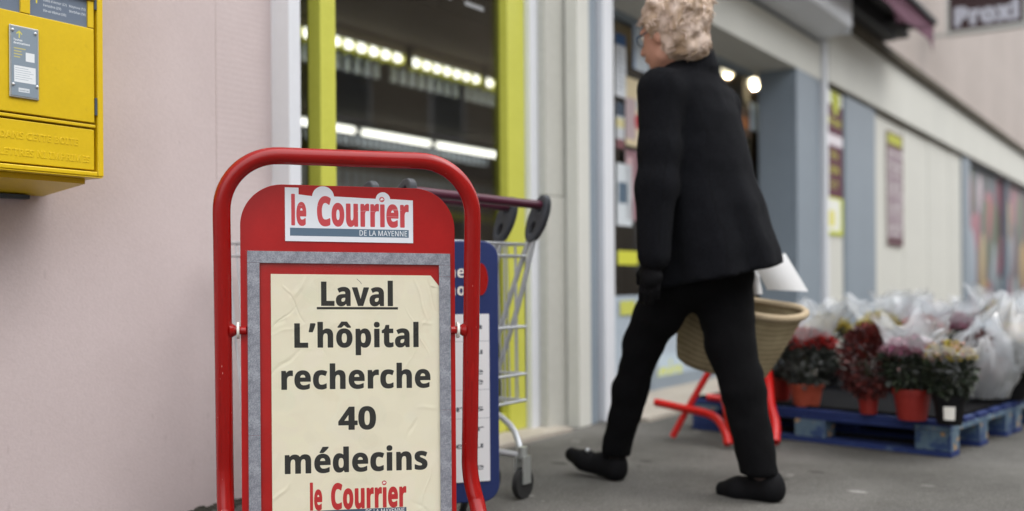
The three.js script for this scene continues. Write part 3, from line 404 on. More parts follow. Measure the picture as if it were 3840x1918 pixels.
// ------------------------------------------------------------------ newspaper sign in the foreground
function signFrame(name, label, px, d, psi, shear) { // local x along the board, z towards the reader
  const c = atD(px, CY, d); c.y = 0; const t = thing(name, label, 'news stand sign', c);
  t.rotation.y = YAW - Math.PI / 2 + psi - 0; return t;
}
const courier = (x, cx, base, w, capH, c, ring) => { // condensed masthead
  fit(x, 'le', cx - w / 2, base, w * 0.135, capH, c, { align: 'left', fat: 11 }); fit(x, 'Courrıer', cx - w * 0.285, base, w * 0.785, capH, c, { align: 'left', fat: 11 });
  const rx = cx + w * 0.27, ry = base - capH * 0.98, rr = capH * 0.095; x.fillStyle = c; x.beginPath(); x.arc(rx, ry, rr, 0, 7); x.fill(); x.strokeStyle = '#fff'; x.lineWidth = rr * 0.26; x.beginPath(); x.moveTo(rx - rr * 0.6, ry + rr * 0.4); x.lineTo(rx - rr * 0.2, ry - rr * 0.4); x.lineTo(rx, ry + rr * 0.3); x.lineTo(rx + rr * 0.3, ry - rr * 0.4); x.lineTo(rx + rr * 0.6, ry + rr * 0.2); x.stroke();
};
{
  const psi = 13 * Math.PI / 180, d = 2.36, mm = d / F / 1.0;
  const c = atD(1313, CY, d); c.y = 0;
  const t = thing('newspaper_sign', 'red tubular newspaper sign with a cream headline poster on the pavement', 'sign', c);
  // local x axis = r0 cos(psi) + v0 sin(psi)
  const ax = r0.clone().multiplyScalar(Math.cos(psi)).addScaledVector(v0, Math.sin(psi)); t.rotation.y = Math.atan2(-ax.z, ax.x);
  const SH = -0.016, X = (px) => (px - 1313) * mm * 0.993, Y = (py, px = 1313) => 0.72 + (CY - py) * mm, sh = (g) => { const p = g.attributes.position; for (let i = 0; i < p.count; i++) p.setY(i, p.getY(i) + SH * p.getX(i)); return g; };
  // board
  const x0 = X(914), x1 = X(1712), yt = Y(697), yb = 0.075, R = 0.097;
  const bs = new THREE.Shape(); bs.moveTo(x0, yb + 0.05); bs.quadraticCurveTo(x0, yb, x0 + 0.05, yb); bs.lineTo(x1 - 0.05, yb); bs.quadraticCurveTo(x1, yb, x1, yb + 0.05); bs.lineTo(x1, yt - R); bs.absarc(x1 - R, yt - R, R, 0, Math.PI / 2); bs.lineTo(x0 + R, yt); bs.absarc(x0 + R, yt - R, R, Math.PI / 2, Math.PI);
  mesh('board', sh(metreUV(new THREE.ExtrudeGeometry(bs, { depth: 0.006, bevelEnabled: true, bevelSize: 0.0012, bevelThickness: 0.0012, bevelSegments: 2, curveSegments: 16 }).translate(0, 0, -0.008))), mats.red_paint, t);
  // tubular frame: leans a little towards the reader, feet bend forward
  const TR = 0.02, hw = X(1782) * 0.988, RC = 0.128, top = Y(598), leanA = 0.1, piv = Y(1235), Zl = (y) => (y - piv) * leanA;
  const pts = []; const arc = (cx, cy, a0, a1) => { for (let k = 0; k <= 10; k++) { const a = lerp(a0, a1, k / 10), y = cy + RC * Math.sin(a); pts.push(V3(cx + RC * Math.cos(a), y, Zl(y))); } };
  const yB = 0.26; const foot = (sx, rev) => { const q = []; for (let k = 0; k <= 8; k++) { const a = k / 8, y = yB + 0.02 - a * 0.1; q.push(V3(sx * hw + 0.014 * a * a * (sx > 0 ? 1 : 0.15), y, Zl(yB) + 0.016 * a * a)); } q.push(V3(sx * (hw + 0.022), 0.1, Zl(yB) + 0.07), V3(sx * (hw + 0.035), 0.034, Zl(yB) + 0.17), V3(sx * (hw + 0.035), 0.021, Zl(yB) + 0.245), V3(sx * (hw + 0.035), 0.021, Zl(yB) + 0.3)); return rev ? q.reverse() : q; };
  pts.push(...foot(-1, true)); for (let k = 1; k < 8; k++) { const y = lerp(yB + 0.04, top - RC, k / 8); pts.push(V3(-hw, y, Zl(y))); }
  arc(-hw + RC, top - RC, Math.PI, Math.PI / 2); for (let k = 1; k < 6; k++) pts.push(V3(lerp(-hw + RC, hw - RC, k / 6), top, Zl(top))); arc(hw - RC, top - RC, Math.PI / 2, 0);
  for (let k = 7; k >= 1; k--) { const y = lerp(yB + 0.04, top - RC, k / 8); pts.push(V3(hw, y, Zl(y))); } pts.push(...foot(1, false));
  const tubeTex = canvasTex(2048, 256, (x, w, h) => { const Rn = rng(6); x.fillStyle = '#960806'; x.fillRect(0, 0, w, h); for (let k = 0; k < 700; k++) { x.fillStyle = `rgba(${Rn() < 0.5 ? '110,6,6' : '178,24,20'},${0.1 + Rn() * 0.2})`; const s = 2 + Rn() * 8; x.fillRect(Rn() * w, Rn() * h, s * 3, s); }
    for (let k = 0; k < 900; k++) { const u = 0.5 + (Rn() + Rn() + Rn() - 1.5) * 0.19, v = 0.5 + (Rn() + Rn() - 1) * 0.07; const on = Math.sin(u * 61) + Math.sin(u * 143 + 1) > -0.2; if (!on) continue; x.fillStyle = Rn() < 0.6 ? `rgba(105,75,68,${0.5 + Rn() * 0.4})` : `rgba(196,170,160,${0.4 + Rn() * 0.4})`; x.fillRect(u * w, v * h, 1 + Rn() * 4, 1 + Rn() * 4); }
    for (let k = 0; k < 90; k++) { x.fillStyle = Rn() < 0.5 ? 'rgba(225,200,190,0.7)' : 'rgba(40,10,8,0.7)'; x.fillRect(Rn() * w, Rn() * h, 1 + Rn() * 4, 1 + Rn() * 3); } });
  tubeTex.wrapS = tubeTex.wrapT = THREE.RepeatWrapping;
  const tg = new THREE.TubeGeometry(new THREE.CatmullRomCurve3(pts, false, 'centripetal'), 260, TR, 20);
  mesh('tube_frame', sh(tg), M('red_tube_paint', { map: tubeTex, roughness: 0.22 }), t, 'glossy red steel tube worn along its top');
  mesh('base_bar', tube([V3(-hw - 0.035, 0.021, Zl(yB) + 0.298), V3(0, 0.021, Zl(yB) + 0.298), V3(hw + 0.035, 0.021, Zl(yB) + 0.298)], 0.0195, 10, 14), mats.red_gloss, t);
  for (const s of [-1, 1]) { const rl = mesh('rear_leg', tube([V3(s * 0.17, 0.42, -0.022), V3(s * 0.17, 0.2, -0.12), V3(s * 0.17, 0.016, -0.26)], 0.012, 12, 12), mats.red_gloss, t); }
  // pivots with white washers
  for (const s of [-1, 1]) { const edge = s < 0 ? x0 : x1, xi = edge + s * 0.0, xo = s * (hw - TR * 0.7);
    mesh('pivot', sh(metreUV(merged([rod(V3(xo, piv, 0.0), V3(xi + s * 0.012, piv, 0), 0.0125, 16, 0.0115), rod(V3(xo - s * 0.001, piv, 0), V3(xo - s * 0.012, piv, 0), 0.019, 16, 0.0125), rod(V3(xi - s * 0.012, piv, 0.004), V3(xi + s * 0.012, piv, 0), 0.0095, 14)]))), mats.red_gloss, t);
    mesh('washer', sh(rod(V3(xi + s * 0.004, piv, 0), V3(xi + s * 0.0095, piv, 0), 0.0195, 20)), mats.white_plastic, t); }
  // header label with cut-out top
  const lx0 = X(1074), lx1 = X(1552), ly0 = Y(904.5), lyT = Y(730), up = Y(705);
  const L = new THREE.Shape(); L.moveTo(lx0, ly0); L.lineTo(lx1, ly0); L.lineTo(lx1, Y(742)); L.lineTo(X(1465), Y(739)); L.absarc(X(1438), Y(741), 27 * mm, 0.05, Math.PI - 0.05); L.lineTo(X(1255), Y(735)); L.absarc(X(1214), Y(738), 40 * mm, 0.1, Math.PI - 0.05); L.lineTo(X(1124), Y(731)); L.lineTo(X(1124), Y(706)); L.lineTo(lx0, Y(706));
  const lt = canvasTex(1536, 640, (x, w, h) => { x.fillStyle = '#e9edf3'; x.fillRect(0, 0, w, h); const Rn = rng(3); for (let k = 0; k < 160; k++) { x.fillStyle = `rgba(150,155,165,${Rn() * 0.14})`; x.fillRect(Rn() * w, Rn() * h, 4 + Rn() * 40, 1 + Rn() * 3); }
    courier(x, w * 0.503, h * 0.688, w * 0.925, h * 0.515, '#cb4a50'); x.fillStyle = '#5d7488'; x.fillRect(w * 0.037, h * 0.752, w * 0.928, h * 0.148); fit(x, 'DE LA MAYENNE', w * 0.955, h * 0.873, w * 0.385, h * 0.098, '#f2f5f8', { weight: 'normal', align: 'right' });
    x.strokeStyle = 'rgba(235,235,240,0.8)'; x.lineWidth = 2.5; for (let k = 0; k < 9; k++) { x.beginPath(); const a = Rn() * w, b = h * (0.3 + Rn() * 0.4); x.moveTo(a, b); x.lineTo(a + 40 + Rn() * 160, b + (Rn() - 0.5) * 30); x.stroke(); } });
  const lg = new THREE.ExtrudeGeometry(L, { depth: 0.0012, bevelEnabled: false, curveSegments: 14 }).translate(0, 0, 0.0005); { const p = lg.attributes.position, uv = lg.attributes.uv; for (let i = 0; i < p.count; i++) uv.setXY(i, (p.getX(i) - lx0) / (lx1 - lx0), (p.getY(i) - ly0) / (up - ly0)); }
  mesh('header_label', sh(lg), M('header_print', { map: lt, roughness: 0.32 }), t, 'white cut-out masthead label with red lettering');
  // poster with a turned corner
  const qx0 = X(1021), qx1 = X(1660), qt = Y(1027), qb = qt - 0.595, cut = 0.026;
  const pt = canvasTex(1280, Math.round(1280 * (qt - qb) / (qx1 - qx0)), (x, w, h) => {
    x.fillStyle = '#e7e1c8'; x.fillRect(0, 0, w, h); const Rn = rng(12); for (let k = 0; k < 240; k++) { x.fillStyle = Rn() < 0.5 ? `rgba(240,236,215,${Rn() * 0.12})` : `rgba(196,188,160,${Rn() * 0.08})`; x.beginPath(); x.ellipse(Rn() * w, Rn() * h, 20 + Rn() * 120, 20 + Rn() * 90, Rn() * 3, 0, 7); x.fill(); }
    const s = w / 639, K = '#282926', C = (px) => (px - 1021) * s, B = (py) => (py - 1027) * s;
    fit(x, 'Laval', C(1338), B(1143), 285 * s, 88 * s, K, { fat: 6 }); x.fillStyle = K; x.fillRect(C(1188), B(1149), 304 * s, 9 * s);
    fit(x, 'L’hôpital', C(1337), B(1300), 482 * s, 88 * s, K, { fat: 6 }); fit(x, 'recherche', C(1334), B(1456), 570 * s, 88 * s, K, { fat: 6 }); fit(x, '40', C(1337), B(1611), 142 * s, 84 * s, K, { fat: 6 }); fit(x, 'médecins', C(1332), B(1770), 545 * s, 88 * s, K, { fat: 6 });
    courier(x, C(1337), B(1908), 364 * s, 92 * s, '#bb2a2c'); x.fillStyle = '#3c5468'; x.fillRect(C(1155), B(1913), 364 * s, 26 * s); fit(x, 'DE LA MAYENNE', C(1513), B(1934), 150 * s, 18 * s, '#f2f2ee', { weight: 'normal', align: 'right' });
    x.strokeStyle = '#6d6a5c'; x.lineWidth = 3; x.beginPath(); x.moveTo(C(1337), B(1042)); x.lineTo(C(1350), B(1054)); x.lineTo(C(1355), B(1062)); x.stroke();
  });
  const CREASE = (() => { const R = rng(31), o = []; for (let k = 0; k < 26; k++) { const a = (R() - 0.5) * 2.4, ex = R() < 0.4 ? 0.03 + R() * 0.16 : R() < 0.6 ? 0.84 + R() * 0.14 : R(), ey = R() < 0.5 ? 0.72 + R() * 0.26 : R(); o.push([ex * 512, ey * 512, Math.cos(a), Math.sin(a), 18 + R() * 60, 2.5 + R() * 5, (R() < 0.7 ? 1 : -1) * (30 + R() * 55)]); } return o; })();
  const ph = dataTex(512, (i, x, y) => { let v = 60 + n5b[i] * 110; for (const c of CREASE) { const dx = x - c[0], dy = y - c[1], u = dx * c[2] + dy * c[3], w = Math.abs(-dx * c[3] + dy * c[2] + Math.sin(u * 0.09) * 2); if (Math.abs(u) < c[4] && w < c[5]) v += c[6] * (1 - w / c[5]) * (1 - (u / c[4]) ** 2); } return [v, v, v]; }, 1, false);
  const ps = new THREE.Shape(); ps.moveTo(qx0, qb); ps.lineTo(qx1, qb); ps.lineTo(qx1, qt - cut * 1.25); ps.lineTo(qx1 - cut, qt); ps.lineTo(qx0 + 0.001, qt);
  // gently waved sheet on a grid
  const pg = new THREE.PlaneGeometry(qx1 - qx0, qt - qb, 60, 90).translate((qx0 + qx1) / 2, (qt + qb) / 2, 0); { const p = pg.attributes.position, idx = [], old = pg.index; for (let i = 0; i < p.count; i++) { const x = p.getX(i), y = p.getY(i), k = cut - (qx1 - x) - (qt - y) * 0.8; if (k > 0) { p.setX(i, x - k * 0.5); p.setY(i, y - k * 0.62); } p.setZ(i, 0.0012 + 0.0006 * (vn3(x * 16, y * 12, 1) + vn3(x * 40, y * 34, 5) * 0.5)); } pg.computeVertexNormals(); }
  const poster = mesh('poster', sh(pg), M('poster_print', { map: pt, roughness: 0.85, bumpMap: ph, bumpScale: 0.0035, side: THREE.DoubleSide }), t, 'cream headline poster with bold black lettering');
  const fl = new THREE.BufferGeometry(); fl.setAttribute('position', new THREE.Float32BufferAttribute([qx1 - cut, qt, 0.0021, qx1 - 0.001, qt - cut * 1.25, 0.0021, qx1 - cut * 1.05, qt - cut * 0.95, 0.0032], 3)); fl.setIndex([0, 2, 1]); fl.computeVertexNormals(); metreUV(fl); mesh('folded_corner', sh(fl), M('poster_back', { color: 0xe6e1c8, roughness: 0.85, side: THREE.DoubleSide }), poster);
  // clear cover and the zinc strips that hold it
  const fx0 = X(937), fx1 = X(1694), ft = Y(943), fb = 0.1, fw = 0.0275;
  mesh('clear_cover', sh(new THREE.PlaneGeometry(fx1 - fx0 + 0.006, ft - fb + 0.006).translate((fx0 + fx1) / 2, (ft + fb) / 2, 0.0042)), mats.clear_cover, t);
  const strip = (a, b, c2, e) => mesh('zinc_strip', sh(box(a, b, c2, e, 0.0046, 0.0062, 0.0006)), mats.galvanised, t);
  strip(fx0, fx1, ft - fw, ft); strip(fx0, fx0 + fw, 0.36, ft - fw - 0.0004); strip(fx0, fx0 + fw, fb, 0.3595); strip(fx1 - fw, fx1, ft - fw - 0.028, ft - fw - 0.0004); strip(fx1 - fw, fx1, 0.41, ft - fw - 0.0285); strip(fx1 - fw, fx1, fb, 0.4095); strip(fx0 + fw + 0.0004, fx1 - fw - 0.0004, fb, fb + fw);
}

// ------------------------------------------------------------------ blue newspaper sign behind it
{
  const d = 2.86, c = atD(1560, CY, d); c.y = 0; const psi = 16 * Math.PI / 180, mm = d / F;
  const t = thing('blue_news_sign', 'blue newspaper sign with white sheet half hidden behind the red sign', 'sign', c);
  const ax = r0.clone().multiplyScalar(Math.cos(psi)).addScaledVector(v0, Math.sin(psi)); t.rotation.y = Math.atan2(-ax.z, ax.x);
  const X = (px) => (px - 1560) * mm * 0.99, Y = (py) => 0.72 + (CY - py) * mm, x0 = X(1235), x1 = X(1880), y0 = Y(1895), y1 = Y(905), R = 0.045;
  const s = new THREE.Shape(); s.moveTo(x0 + R, y0); s.lineTo(x1 - R, y0); s.absarc(x1 - R, y0 + R, R, -Math.PI / 2, 0); s.lineTo(x1, y1 - R); s.absarc(x1 - R, y1 - R, R, 0, Math.PI / 2); s.lineTo(x0 + R, y1); s.absarc(x0 + R, y1 - R, R, Math.PI / 2, Math.PI); s.lineTo(x0, y0 + R); s.absarc(x0 + R, y0 + R, R, Math.PI, Math.PI * 1.5);
  mesh('board', metreUV(new THREE.ExtrudeGeometry(s, { depth: 0.02, bevelEnabled: true, bevelSize: 0.004, bevelThickness: 0.004, bevelSegments: 2, curveSegments: 10 }).translate(0, 0, -0.03)), mats.blue_board, t);
  const ds = new THREE.Shape(); ds.absellipse(X(1812), Y(1047), 30 * mm, 62 * mm, 0, Math.PI * 2); mesh('red_emblem', metreUV(new THREE.ExtrudeGeometry(ds, { depth: 0.003, bevelEnabled: false, curveSegments: 24 }).translate(0, 0, -0.005)), mats.red_gloss, t);
  const font = await new FontLoader().loadAsync('fonts/droid/droid_sans_bold.typeface.json');
  const w = (str, xr, yb) => { const g = new TextGeometry(str, { font, size: 0.034, depth: 0.0015, curveSegments: 4 }); g.computeBoundingBox(); g.translate(xr - g.boundingBox.max.x, yb, -0.006); mesh('white_lettering', metreUV(g), mats.white_plastic, t); };
  w('ne', X(1752), Y(1040)); w('no', X(1752), Y(1108));
  const tex = canvasTex(768, 1152, (x, W, H) => { x.fillStyle = '#e6e8ea'; x.fillRect(0, 0, W, H); x.fillStyle = '#b9bec3'; for (const k of [0.16, 0.45, 0.62]) x.fillRect(0, H * k, W, 5); const K = '#5a5f66'; const rows = [[0.09, 'la'], [0.24, 'nu'], [0.36, 'e'], [0.42, 'de'], [0.58, 'res'], [0.7, 'r'], [0.8, 'eau'], [0.93, 'e']]; for (const [k, str] of rows) fit(x, str, W * 0.96, H * k, W * 0.07 * str.length, H * 0.034, K, { align: 'right' }); });
  const [g, m] = printBox(X(1846) - X(1290), Y(1180) - Y(1820), 0.002, tex, mats.paper_white); const o = mesh('white_sheet', g, m, t); o.position.set((X(1846) + X(1290)) / 2, (Y(1180) + Y(1820)) / 2, -0.004);
  for (const k of [-1, 1]) mesh('foot', metreUV(merged([rod(V3(k * 0.17, y0 + 0.06, -0.04), V3(k * 0.17, 0.012, -0.16), 0.012), rod(V3(k * 0.17, y0 + 0.01, -0.02), V3(k * 0.17, 0.012, 0.1), 0.012)])), mats.grey_plastic, t);
}

// ------------------------------------------------------------------ shopping trolleys
function trolley(x0, x1, zh, label) { // handle at z = zh, front towards the wall
  const t = thing('shopping_trolley', label, 'trolley', V3(x1, 0, zh), 'trolleys nested beside the window'), W = x1 - x0, r = 0.0035, wires = [], X = (x) => x - W; // local x from -W to 0
  const HY = 0.97, zr = -0.03, zf = -0.56;
  mesh('handle_bar', rod(V3(X(0.02), HY, 0), V3(-0.02, HY, 0), 0.015, 12), mats.maroon_plastic, t);
  for (const x of [X(0), 0]) { const s = new THREE.Shape(); s.absellipse(0, 0, 0.028, 0.08, 0, Math.PI * 2); const hole = (cy, ry) => { const h = new THREE.Path(); h.absellipse(0, cy, 0.012, ry, 0, Math.PI * 2, true); s.holes.push(h); }; hole(0.04, 0.026); hole(-0.035, 0.028);
    const g = new THREE.ExtrudeGeometry(s, { depth: 0.018, bevelEnabled: true, bevelSize: 0.005, bevelThickness: 0.006, bevelSegments: 2, curveSegments: 18 }).translate(0, 0, -0.009); g.rotateY(Math.PI / 2); g.rotateX(0.42); g.translate(x, HY - 0.045, -0.018); mesh('corner_grip', metreUV(g), mats.grey_plastic, t); }
  for (const x of [X(0.0), 0]) { for (const o of [0, 0.045]) mesh('rear_post', tube([V3(x * 1, HY - 0.1, -0.03 + o * 0.4 - 0.02), V3(x, 0.62, -0.15 + o), V3(x * 0.99, 0.29, -0.27 + o * 0.8)], 0.009, 10, 8), mats.chrome_wire, t); }
  // basket
  const bx = (k, y) => lerp(X(-0.05), 0.0, k) , top = (z) => lerp(0.86, 0.8, z / zf), bot = (z) => lerp(0.3, 0.36, z / zf);
  const loop = (y, zA, zB, xr = 1) => wires.push(rod(V3(X(-0.06), y, zA), V3(X(-0.06), y, zB), 0.005), rod(V3(-0.0, y, zA), V3(-0.0, y, zB), 0.005), rod(V3(X(-0.06), y, zB), V3(0, y, zB), 0.005), rod(V3(X(-0.06), y, zA), V3(0, y, zA), 0.005));
  for (const y of [0.84, 0.8, 0.56, 0.4, 0.31]) loop(y, zr - 0.04, zf + (0.84 - y) * 0.2);
  for (let k = 0; k <= 12; k++) { const x = lerp(X(-0.06), 0, k / 12); wires.push(rod(V3(x, 0.84, zf), V3(x, 0.31, zf + 0.1), 0.003, 6), rod(V3(x, 0.84, zr - 0.04), V3(x, 0.31, zr - 0.04), 0.003, 6), rod(V3(x, 0.31, zf + 0.1), V3(x, 0.31, zr - 0.04), 0.003, 6)); }
  for (let k = 0; k <= 12; k++) { const z = lerp(zr - 0.04, zf + 0.02, k / 12); for (const x of [X(-0.06), 0]) wires.push(rod(V3(x, 0.84, z), V3(x, 0.31, z * 0.86 - 0.01), 0.003, 6)); }
  mesh('wire_basket', metreUV(merged(wires)), mats.chrome_wire, t);
  mesh('child_seat_flap', metreUV(merged([0, 1, 2, 3, 4].map((k) => rod(V3(X(0.08 + k * 0.1), 0.84, -0.1), V3(X(0.08 + k * 0.1), 0.66, -0.16), 0.004)))), mats.chrome_wire, t);
  // chassis and castors
  mesh('chassis', metreUV(merged([tube([V3(X(0.0), 0.29, -0.27), V3(X(0), 0.19, -0.1), V3(X(0.02), 0.16, 0.0)], 0.011, 8, 8), tube([V3(0, 0.29, -0.27), V3(-0.02, 0.22, -0.12), V3(-0.1, 0.13, -0.02)], 0.011, 8, 8), rod(V3(X(0.02), 0.16, 0), V3(X(0.06), 0.16, zf + 0.06), 0.011), rod(V3(-0.1, 0.14, -0.02), V3(-0.1, 0.16, zf + 0.06), 0.011), rod(V3(X(0.06), 0.16, zf + 0.06), V3(-0.1, 0.16, zf + 0.06), 0.011)])), mats.chrome_wire, t);
  for (const [x, z] of [[X(0.02), 0], [-0.1, -0.02], [X(0.06), zf + 0.06], [-0.1, zf + 0.06]]) { const c = mesh('castor', metreUV(merged([box(x - 0.022, x + 0.022, 0.05, 0.14, z - 0.018, z - 0.012), box(x - 0.022, x + 0.022, 0.05, 0.14, z + 0.012, z + 0.018), rod(V3(x, 0.13, z), V3(x, 0.17, z), 0.016)])), mats.lamp_steel, t); mesh('wheel', new THREE.CylinderGeometry(0.05, 0.05, 0.02, 20).rotateX(Math.PI / 2).translate(x, 0.05, z), mats.dark_rubber, c); }
  return t;
}
trolley(2.12, 2.82, 0.795, 'shopping trolley with maroon handle behind the red sign, outer one of the nest');
trolley(2.11, 2.815, 0.665, 'shopping trolley with maroon handle behind the red sign, inner one nearest the window');

// ------------------------------------------------------------------ woman walking to the entrance
{
  const base = onG(2640, 1840); base.y = 0;
  const t = thing('person', 'person in long black coat and black trousers walking with a straw basket', 'person', base);
  const J = (px, py, d) => atD(px, py, d), put = (n, g, m, p = t, l) => { g.translate(-base.x, -base.y, -base.z); return mesh(n, g, m, p, l); };
  const fw = r0.clone().multiplyScalar(-0.78).addScaledVector(v0, 0.63).normalize(), lf = r0.clone().multiplyScalar(-0.63).addScaledVector(v0, -0.78).normalize();
  // --- head, neck (body)
  const hf = r0.clone().multiplyScalar(-0.72).addScaledVector(v0, 0.69).addScaledVector(u0, -0.14).normalize(), hl = new THREE.Vector3().crossVectors(u0, hf).normalize(), hu = new THREE.Vector3().crossVectors(hf, hl).normalize();
  const H = J(2512, 128, 3.34), hp = (f, l, u) => H.clone().addScaledVector(hf, f).addScaledVector(hl, l).addScaledVector(hu, u);
  const side = hl.dot(v0) < 0 ? 1 : -1;                     // side of the head that faces the camera
  const head = [ell(hp(-0.01, 0, 0.02), hf, hl, hu, 0.098, 0.078, 0.1), ell(hp(0.035, 0, -0.045), hf, hl, hu, 0.062, 0.06, 0.075), cap(hp(0.055, 0, -0.1), hp(0.01, side * 0.045, -0.08), 0.02, 0.02), cap(hp(0.055, 0, -0.1), hp(0.01, -side * 0.045, -0.08), 0.02, 0.02)];
  const nose = cap(hp(0.085, 0, 0.005), hp(0.112, 0, -0.032), 0.009, 0.013), lips = cap(hp(0.09, 0.018, -0.068), hp(0.09, -0.018, -0.068), 0.008, 0.008), brow = cap(hp(0.082, 0.035, 0.022), hp(0.082, -0.035, 0.022), 0.011, 0.011);
  const ears = [1, -1].map((s) => ell(hp(-0.004, s * 0.078, -0.012), hf, hl, hu, 0.02, 0.012, 0.034)), eyeH = [1, -1].map((s) => ell(hp(0.086, s * 0.032, 0.004), hf, hl, hu, 0.012, 0.014, 0.009));
  const neck = cap(hp(-0.015, 0, -0.06), J(2588, 300, 3.37), 0.056, 0.062);
  const headSdf = (x, y, z) => { let d = smin(head[0](x, y, z), head[1](x, y, z), 0.03); d = smin(d, head[2](x, y, z), 0.025); d = smin(d, head[3](x, y, z), 0.025); d = smin(d, nose(x, y, z), 0.014); d = smin(d, lips(x, y, z), 0.01); d = smin(d, brow(x, y, z), 0.016); for (const e of ears) d = smin(d, e(x, y, z), 0.008); for (const e of eyeH) d = Math.max(d, -e(x, y, z) + 0.002); return smin(d, neck(x, y, z), 0.03); };
  const body = put('body', nets(headSdf, ...bound([H, J(2588, 300, 3.37)], 0.16), 0.006), mats.skin);
  for (const s of [1, -1]) { const e = new THREE.SphereGeometry(0.012, 12, 8); const p = hp(0.079, s * 0.032, 0.004); e.translate(p.x, p.y, p.z); put('eye', e, M('eye_white', { color: 0xe8e4dc, roughness: 0.3 }), body); }
  // --- hair: loose curls
  const hc = hp(-0.03, 0, 0.045), hairE = ell(hc, hf, hl, hu, 0.122, 0.108, 0.105), nape = ell(hp(-0.058, 0, -0.04), hf, hl, hu, 0.074, 0.084, 0.08);
  const hairSdf = (x, y, z) => { const X = x - H.x, Y = y - H.y, Z = z - H.z, f = X * hf.x + Y * hf.y + Z * hf.z, u = X * hu.x + Y * hu.y + Z * hu.z; let d = smin(hairE(x, y, z), nape(x, y, z), 0.03); const face = Math.min(f - 0.03, 0.035 + f * 0.15 - u); d = Math.max(d, face); d += (vn3(x * 22, y * 30, z * 22) - 0.5) * 0.026 + (vn3(x * 60, y * 75, z * 60) - 0.5) * 0.009; return d; };
  const hg = nets(hairSdf, ...bound([hc], 0.19), 0.006); { const p = hg.attributes.position, col = []; for (let i = 0; i < p.count; i++) { const k = vn3(p.getX(i) * 45, p.getY(i) * 30, p.getZ(i) * 45), q = vn3(p.getX(i) * 120 + 9, p.getY(i) * 60, p.getZ(i) * 120); const a = clamp(k * 1.2 - 0.2 + (q - 0.5) * 0.5); col.push(lerp(0.36, 0.7, a), lerp(0.25, 0.57, a), lerp(0.16, 0.49, a)); } hg.setAttribute('color', new THREE.Float32BufferAttribute(col, 3)); }
  put('hair', hg, mats.hair_blond);
  { // locks of hair standing off the surface
    const R = rng(55), p = hg.attributes.position, nn = hg.attributes.normal, list = []; for (let k = 0; k < 420; k++) { const i = Math.floor(R() * p.count), a = V3(p.getX(i), p.getY(i), p.getZ(i)), n = V3(nn.getX(i), nn.getY(i), nn.getZ(i)), side2 = V3(R() - 0.5, R() - 0.7, R() - 0.5).normalize(); const sd2 = side2.addScaledVector(n, -side2.dot(n)).normalize(), c1 = a.clone().addScaledVector(n, 0.003).addScaledVector(sd2, 0.012), c2 = a.clone().addScaledVector(n, 0.001).addScaledVector(sd2, 0.026); const g = tube([a, c1, c2], 0.0017, 4, 4); const v = R(), c = [lerp(0.36, 0.74, v), lerp(0.26, 0.6, v), lerp(0.17, 0.52, v)], col = []; for (let j = 0; j < g.attributes.position.count; j++) col.push(...c); g.setAttribute('color', new THREE.Float32BufferAttribute(col, 3)); list.push(g); }
    const lk = mesh('curls', merged(list), mats.hair_blond, t); lk.userData.kind = 'stuff'; }
  // --- glasses
  { const list = []; for (const s of [1, -1]) { const g = new THREE.TorusGeometry(0.02, 0.0022, 6, 24); g.applyMatrix4(new THREE.Matrix4().makeBasis(hl, hu, hf)); const p = hp(0.1, s * 0.03, 0.002); g.translate(p.x, p.y, p.z); list.push(g); list.push(rod(hp(0.1, s * 0.05, 0.006), hp(0.0, s * 0.082, 0.012), 0.002, 6)); } list.push(rod(hp(0.102, -0.01, 0.006), hp(0.102, 0.01, 0.006), 0.002, 6)); put('glasses', metreUV(merged(list)), mats.steel_blue); }
  // --- scarf
  put('scarf', (() => { const c = J(2562, 215, 3.36), pts = []; for (let k = 0; k < 16; k++) { const a = k / 16 * Math.PI * 2; pts.push(c.clone().addScaledVector(fw, 0.07 * Math.cos(a)).addScaledVector(lf, 0.068 * Math.sin(a)).addScaledVector(u0, -0.03 * Math.cos(a))); } return metreUV(tube(pts, 0.02, 48, 10, true)); })(), mats.scarf);
  // --- coat
  const st = [[225, 2580, 0.08, 0.072], [262, 2582, 0.115, 0.085], [310, 2588, 0.155, 0.098], [370, 2604, 0.175, 0.112], [450, 2622, 0.185, 0.128], [650, 2645, 0.195, 0.155], [800, 2663, 0.215, 0.188], [950, 2685, 0.232, 0.215], [1090, 2705, 0.245, 0.232]].map(([py, px, a, b]) => { const c = J(px, py, 3.37); return { y: c.y, c, a, b }; });
  const torso = (x, y, z) => { let i = 0; while (i < st.length - 2 && y < st[i + 1].y) i++; const A = st[i], B = st[i + 1], k = clamp((A.y - y) / (A.y - B.y)), q = k * k * (3 - 2 * k) * 0.4 + k * 0.6, cx = lerp(A.c.x, B.c.x, q), cz = lerp(A.c.z, B.c.z, q), a = lerp(A.a, B.a, q), b = lerp(A.b, B.b, q), X = x - cx, Z = z - cz, l = (X * lf.x + Z * lf.z), f = (X * fw.x + Z * fw.z); const ang = Math.atan2(l / a, f / b), flare = sstep(1.15, 0.75, y), fold = 1 + flare * 0.045 * (Math.sin(ang * 6 + 0.7 + y * 2) + 0.6 * Math.sin(ang * 11 + 2)); const r = Math.hypot(l / a, f / b) / fold; let d = (r - 1) * Math.min(a, b); return Math.max(d, y - st[0].y) ; };
  const Lsh = J(2478, 338, 3.23), Rsh = J(2700, 405, 3.5), armL = chain([Lsh, J(2470, 560, 3.2), J(2462, 700, 3.18), J(2452, 960, 3.16)], [0.072, 0.066, 0.062, 0.052], 0.03), armR = chain([Rsh, J(2740, 680, 3.58), J(2745, 930, 3.6)], [0.066, 0.06, 0.05], 0.03), yokeS = cap(Lsh, Rsh, 0.07, 0.066);
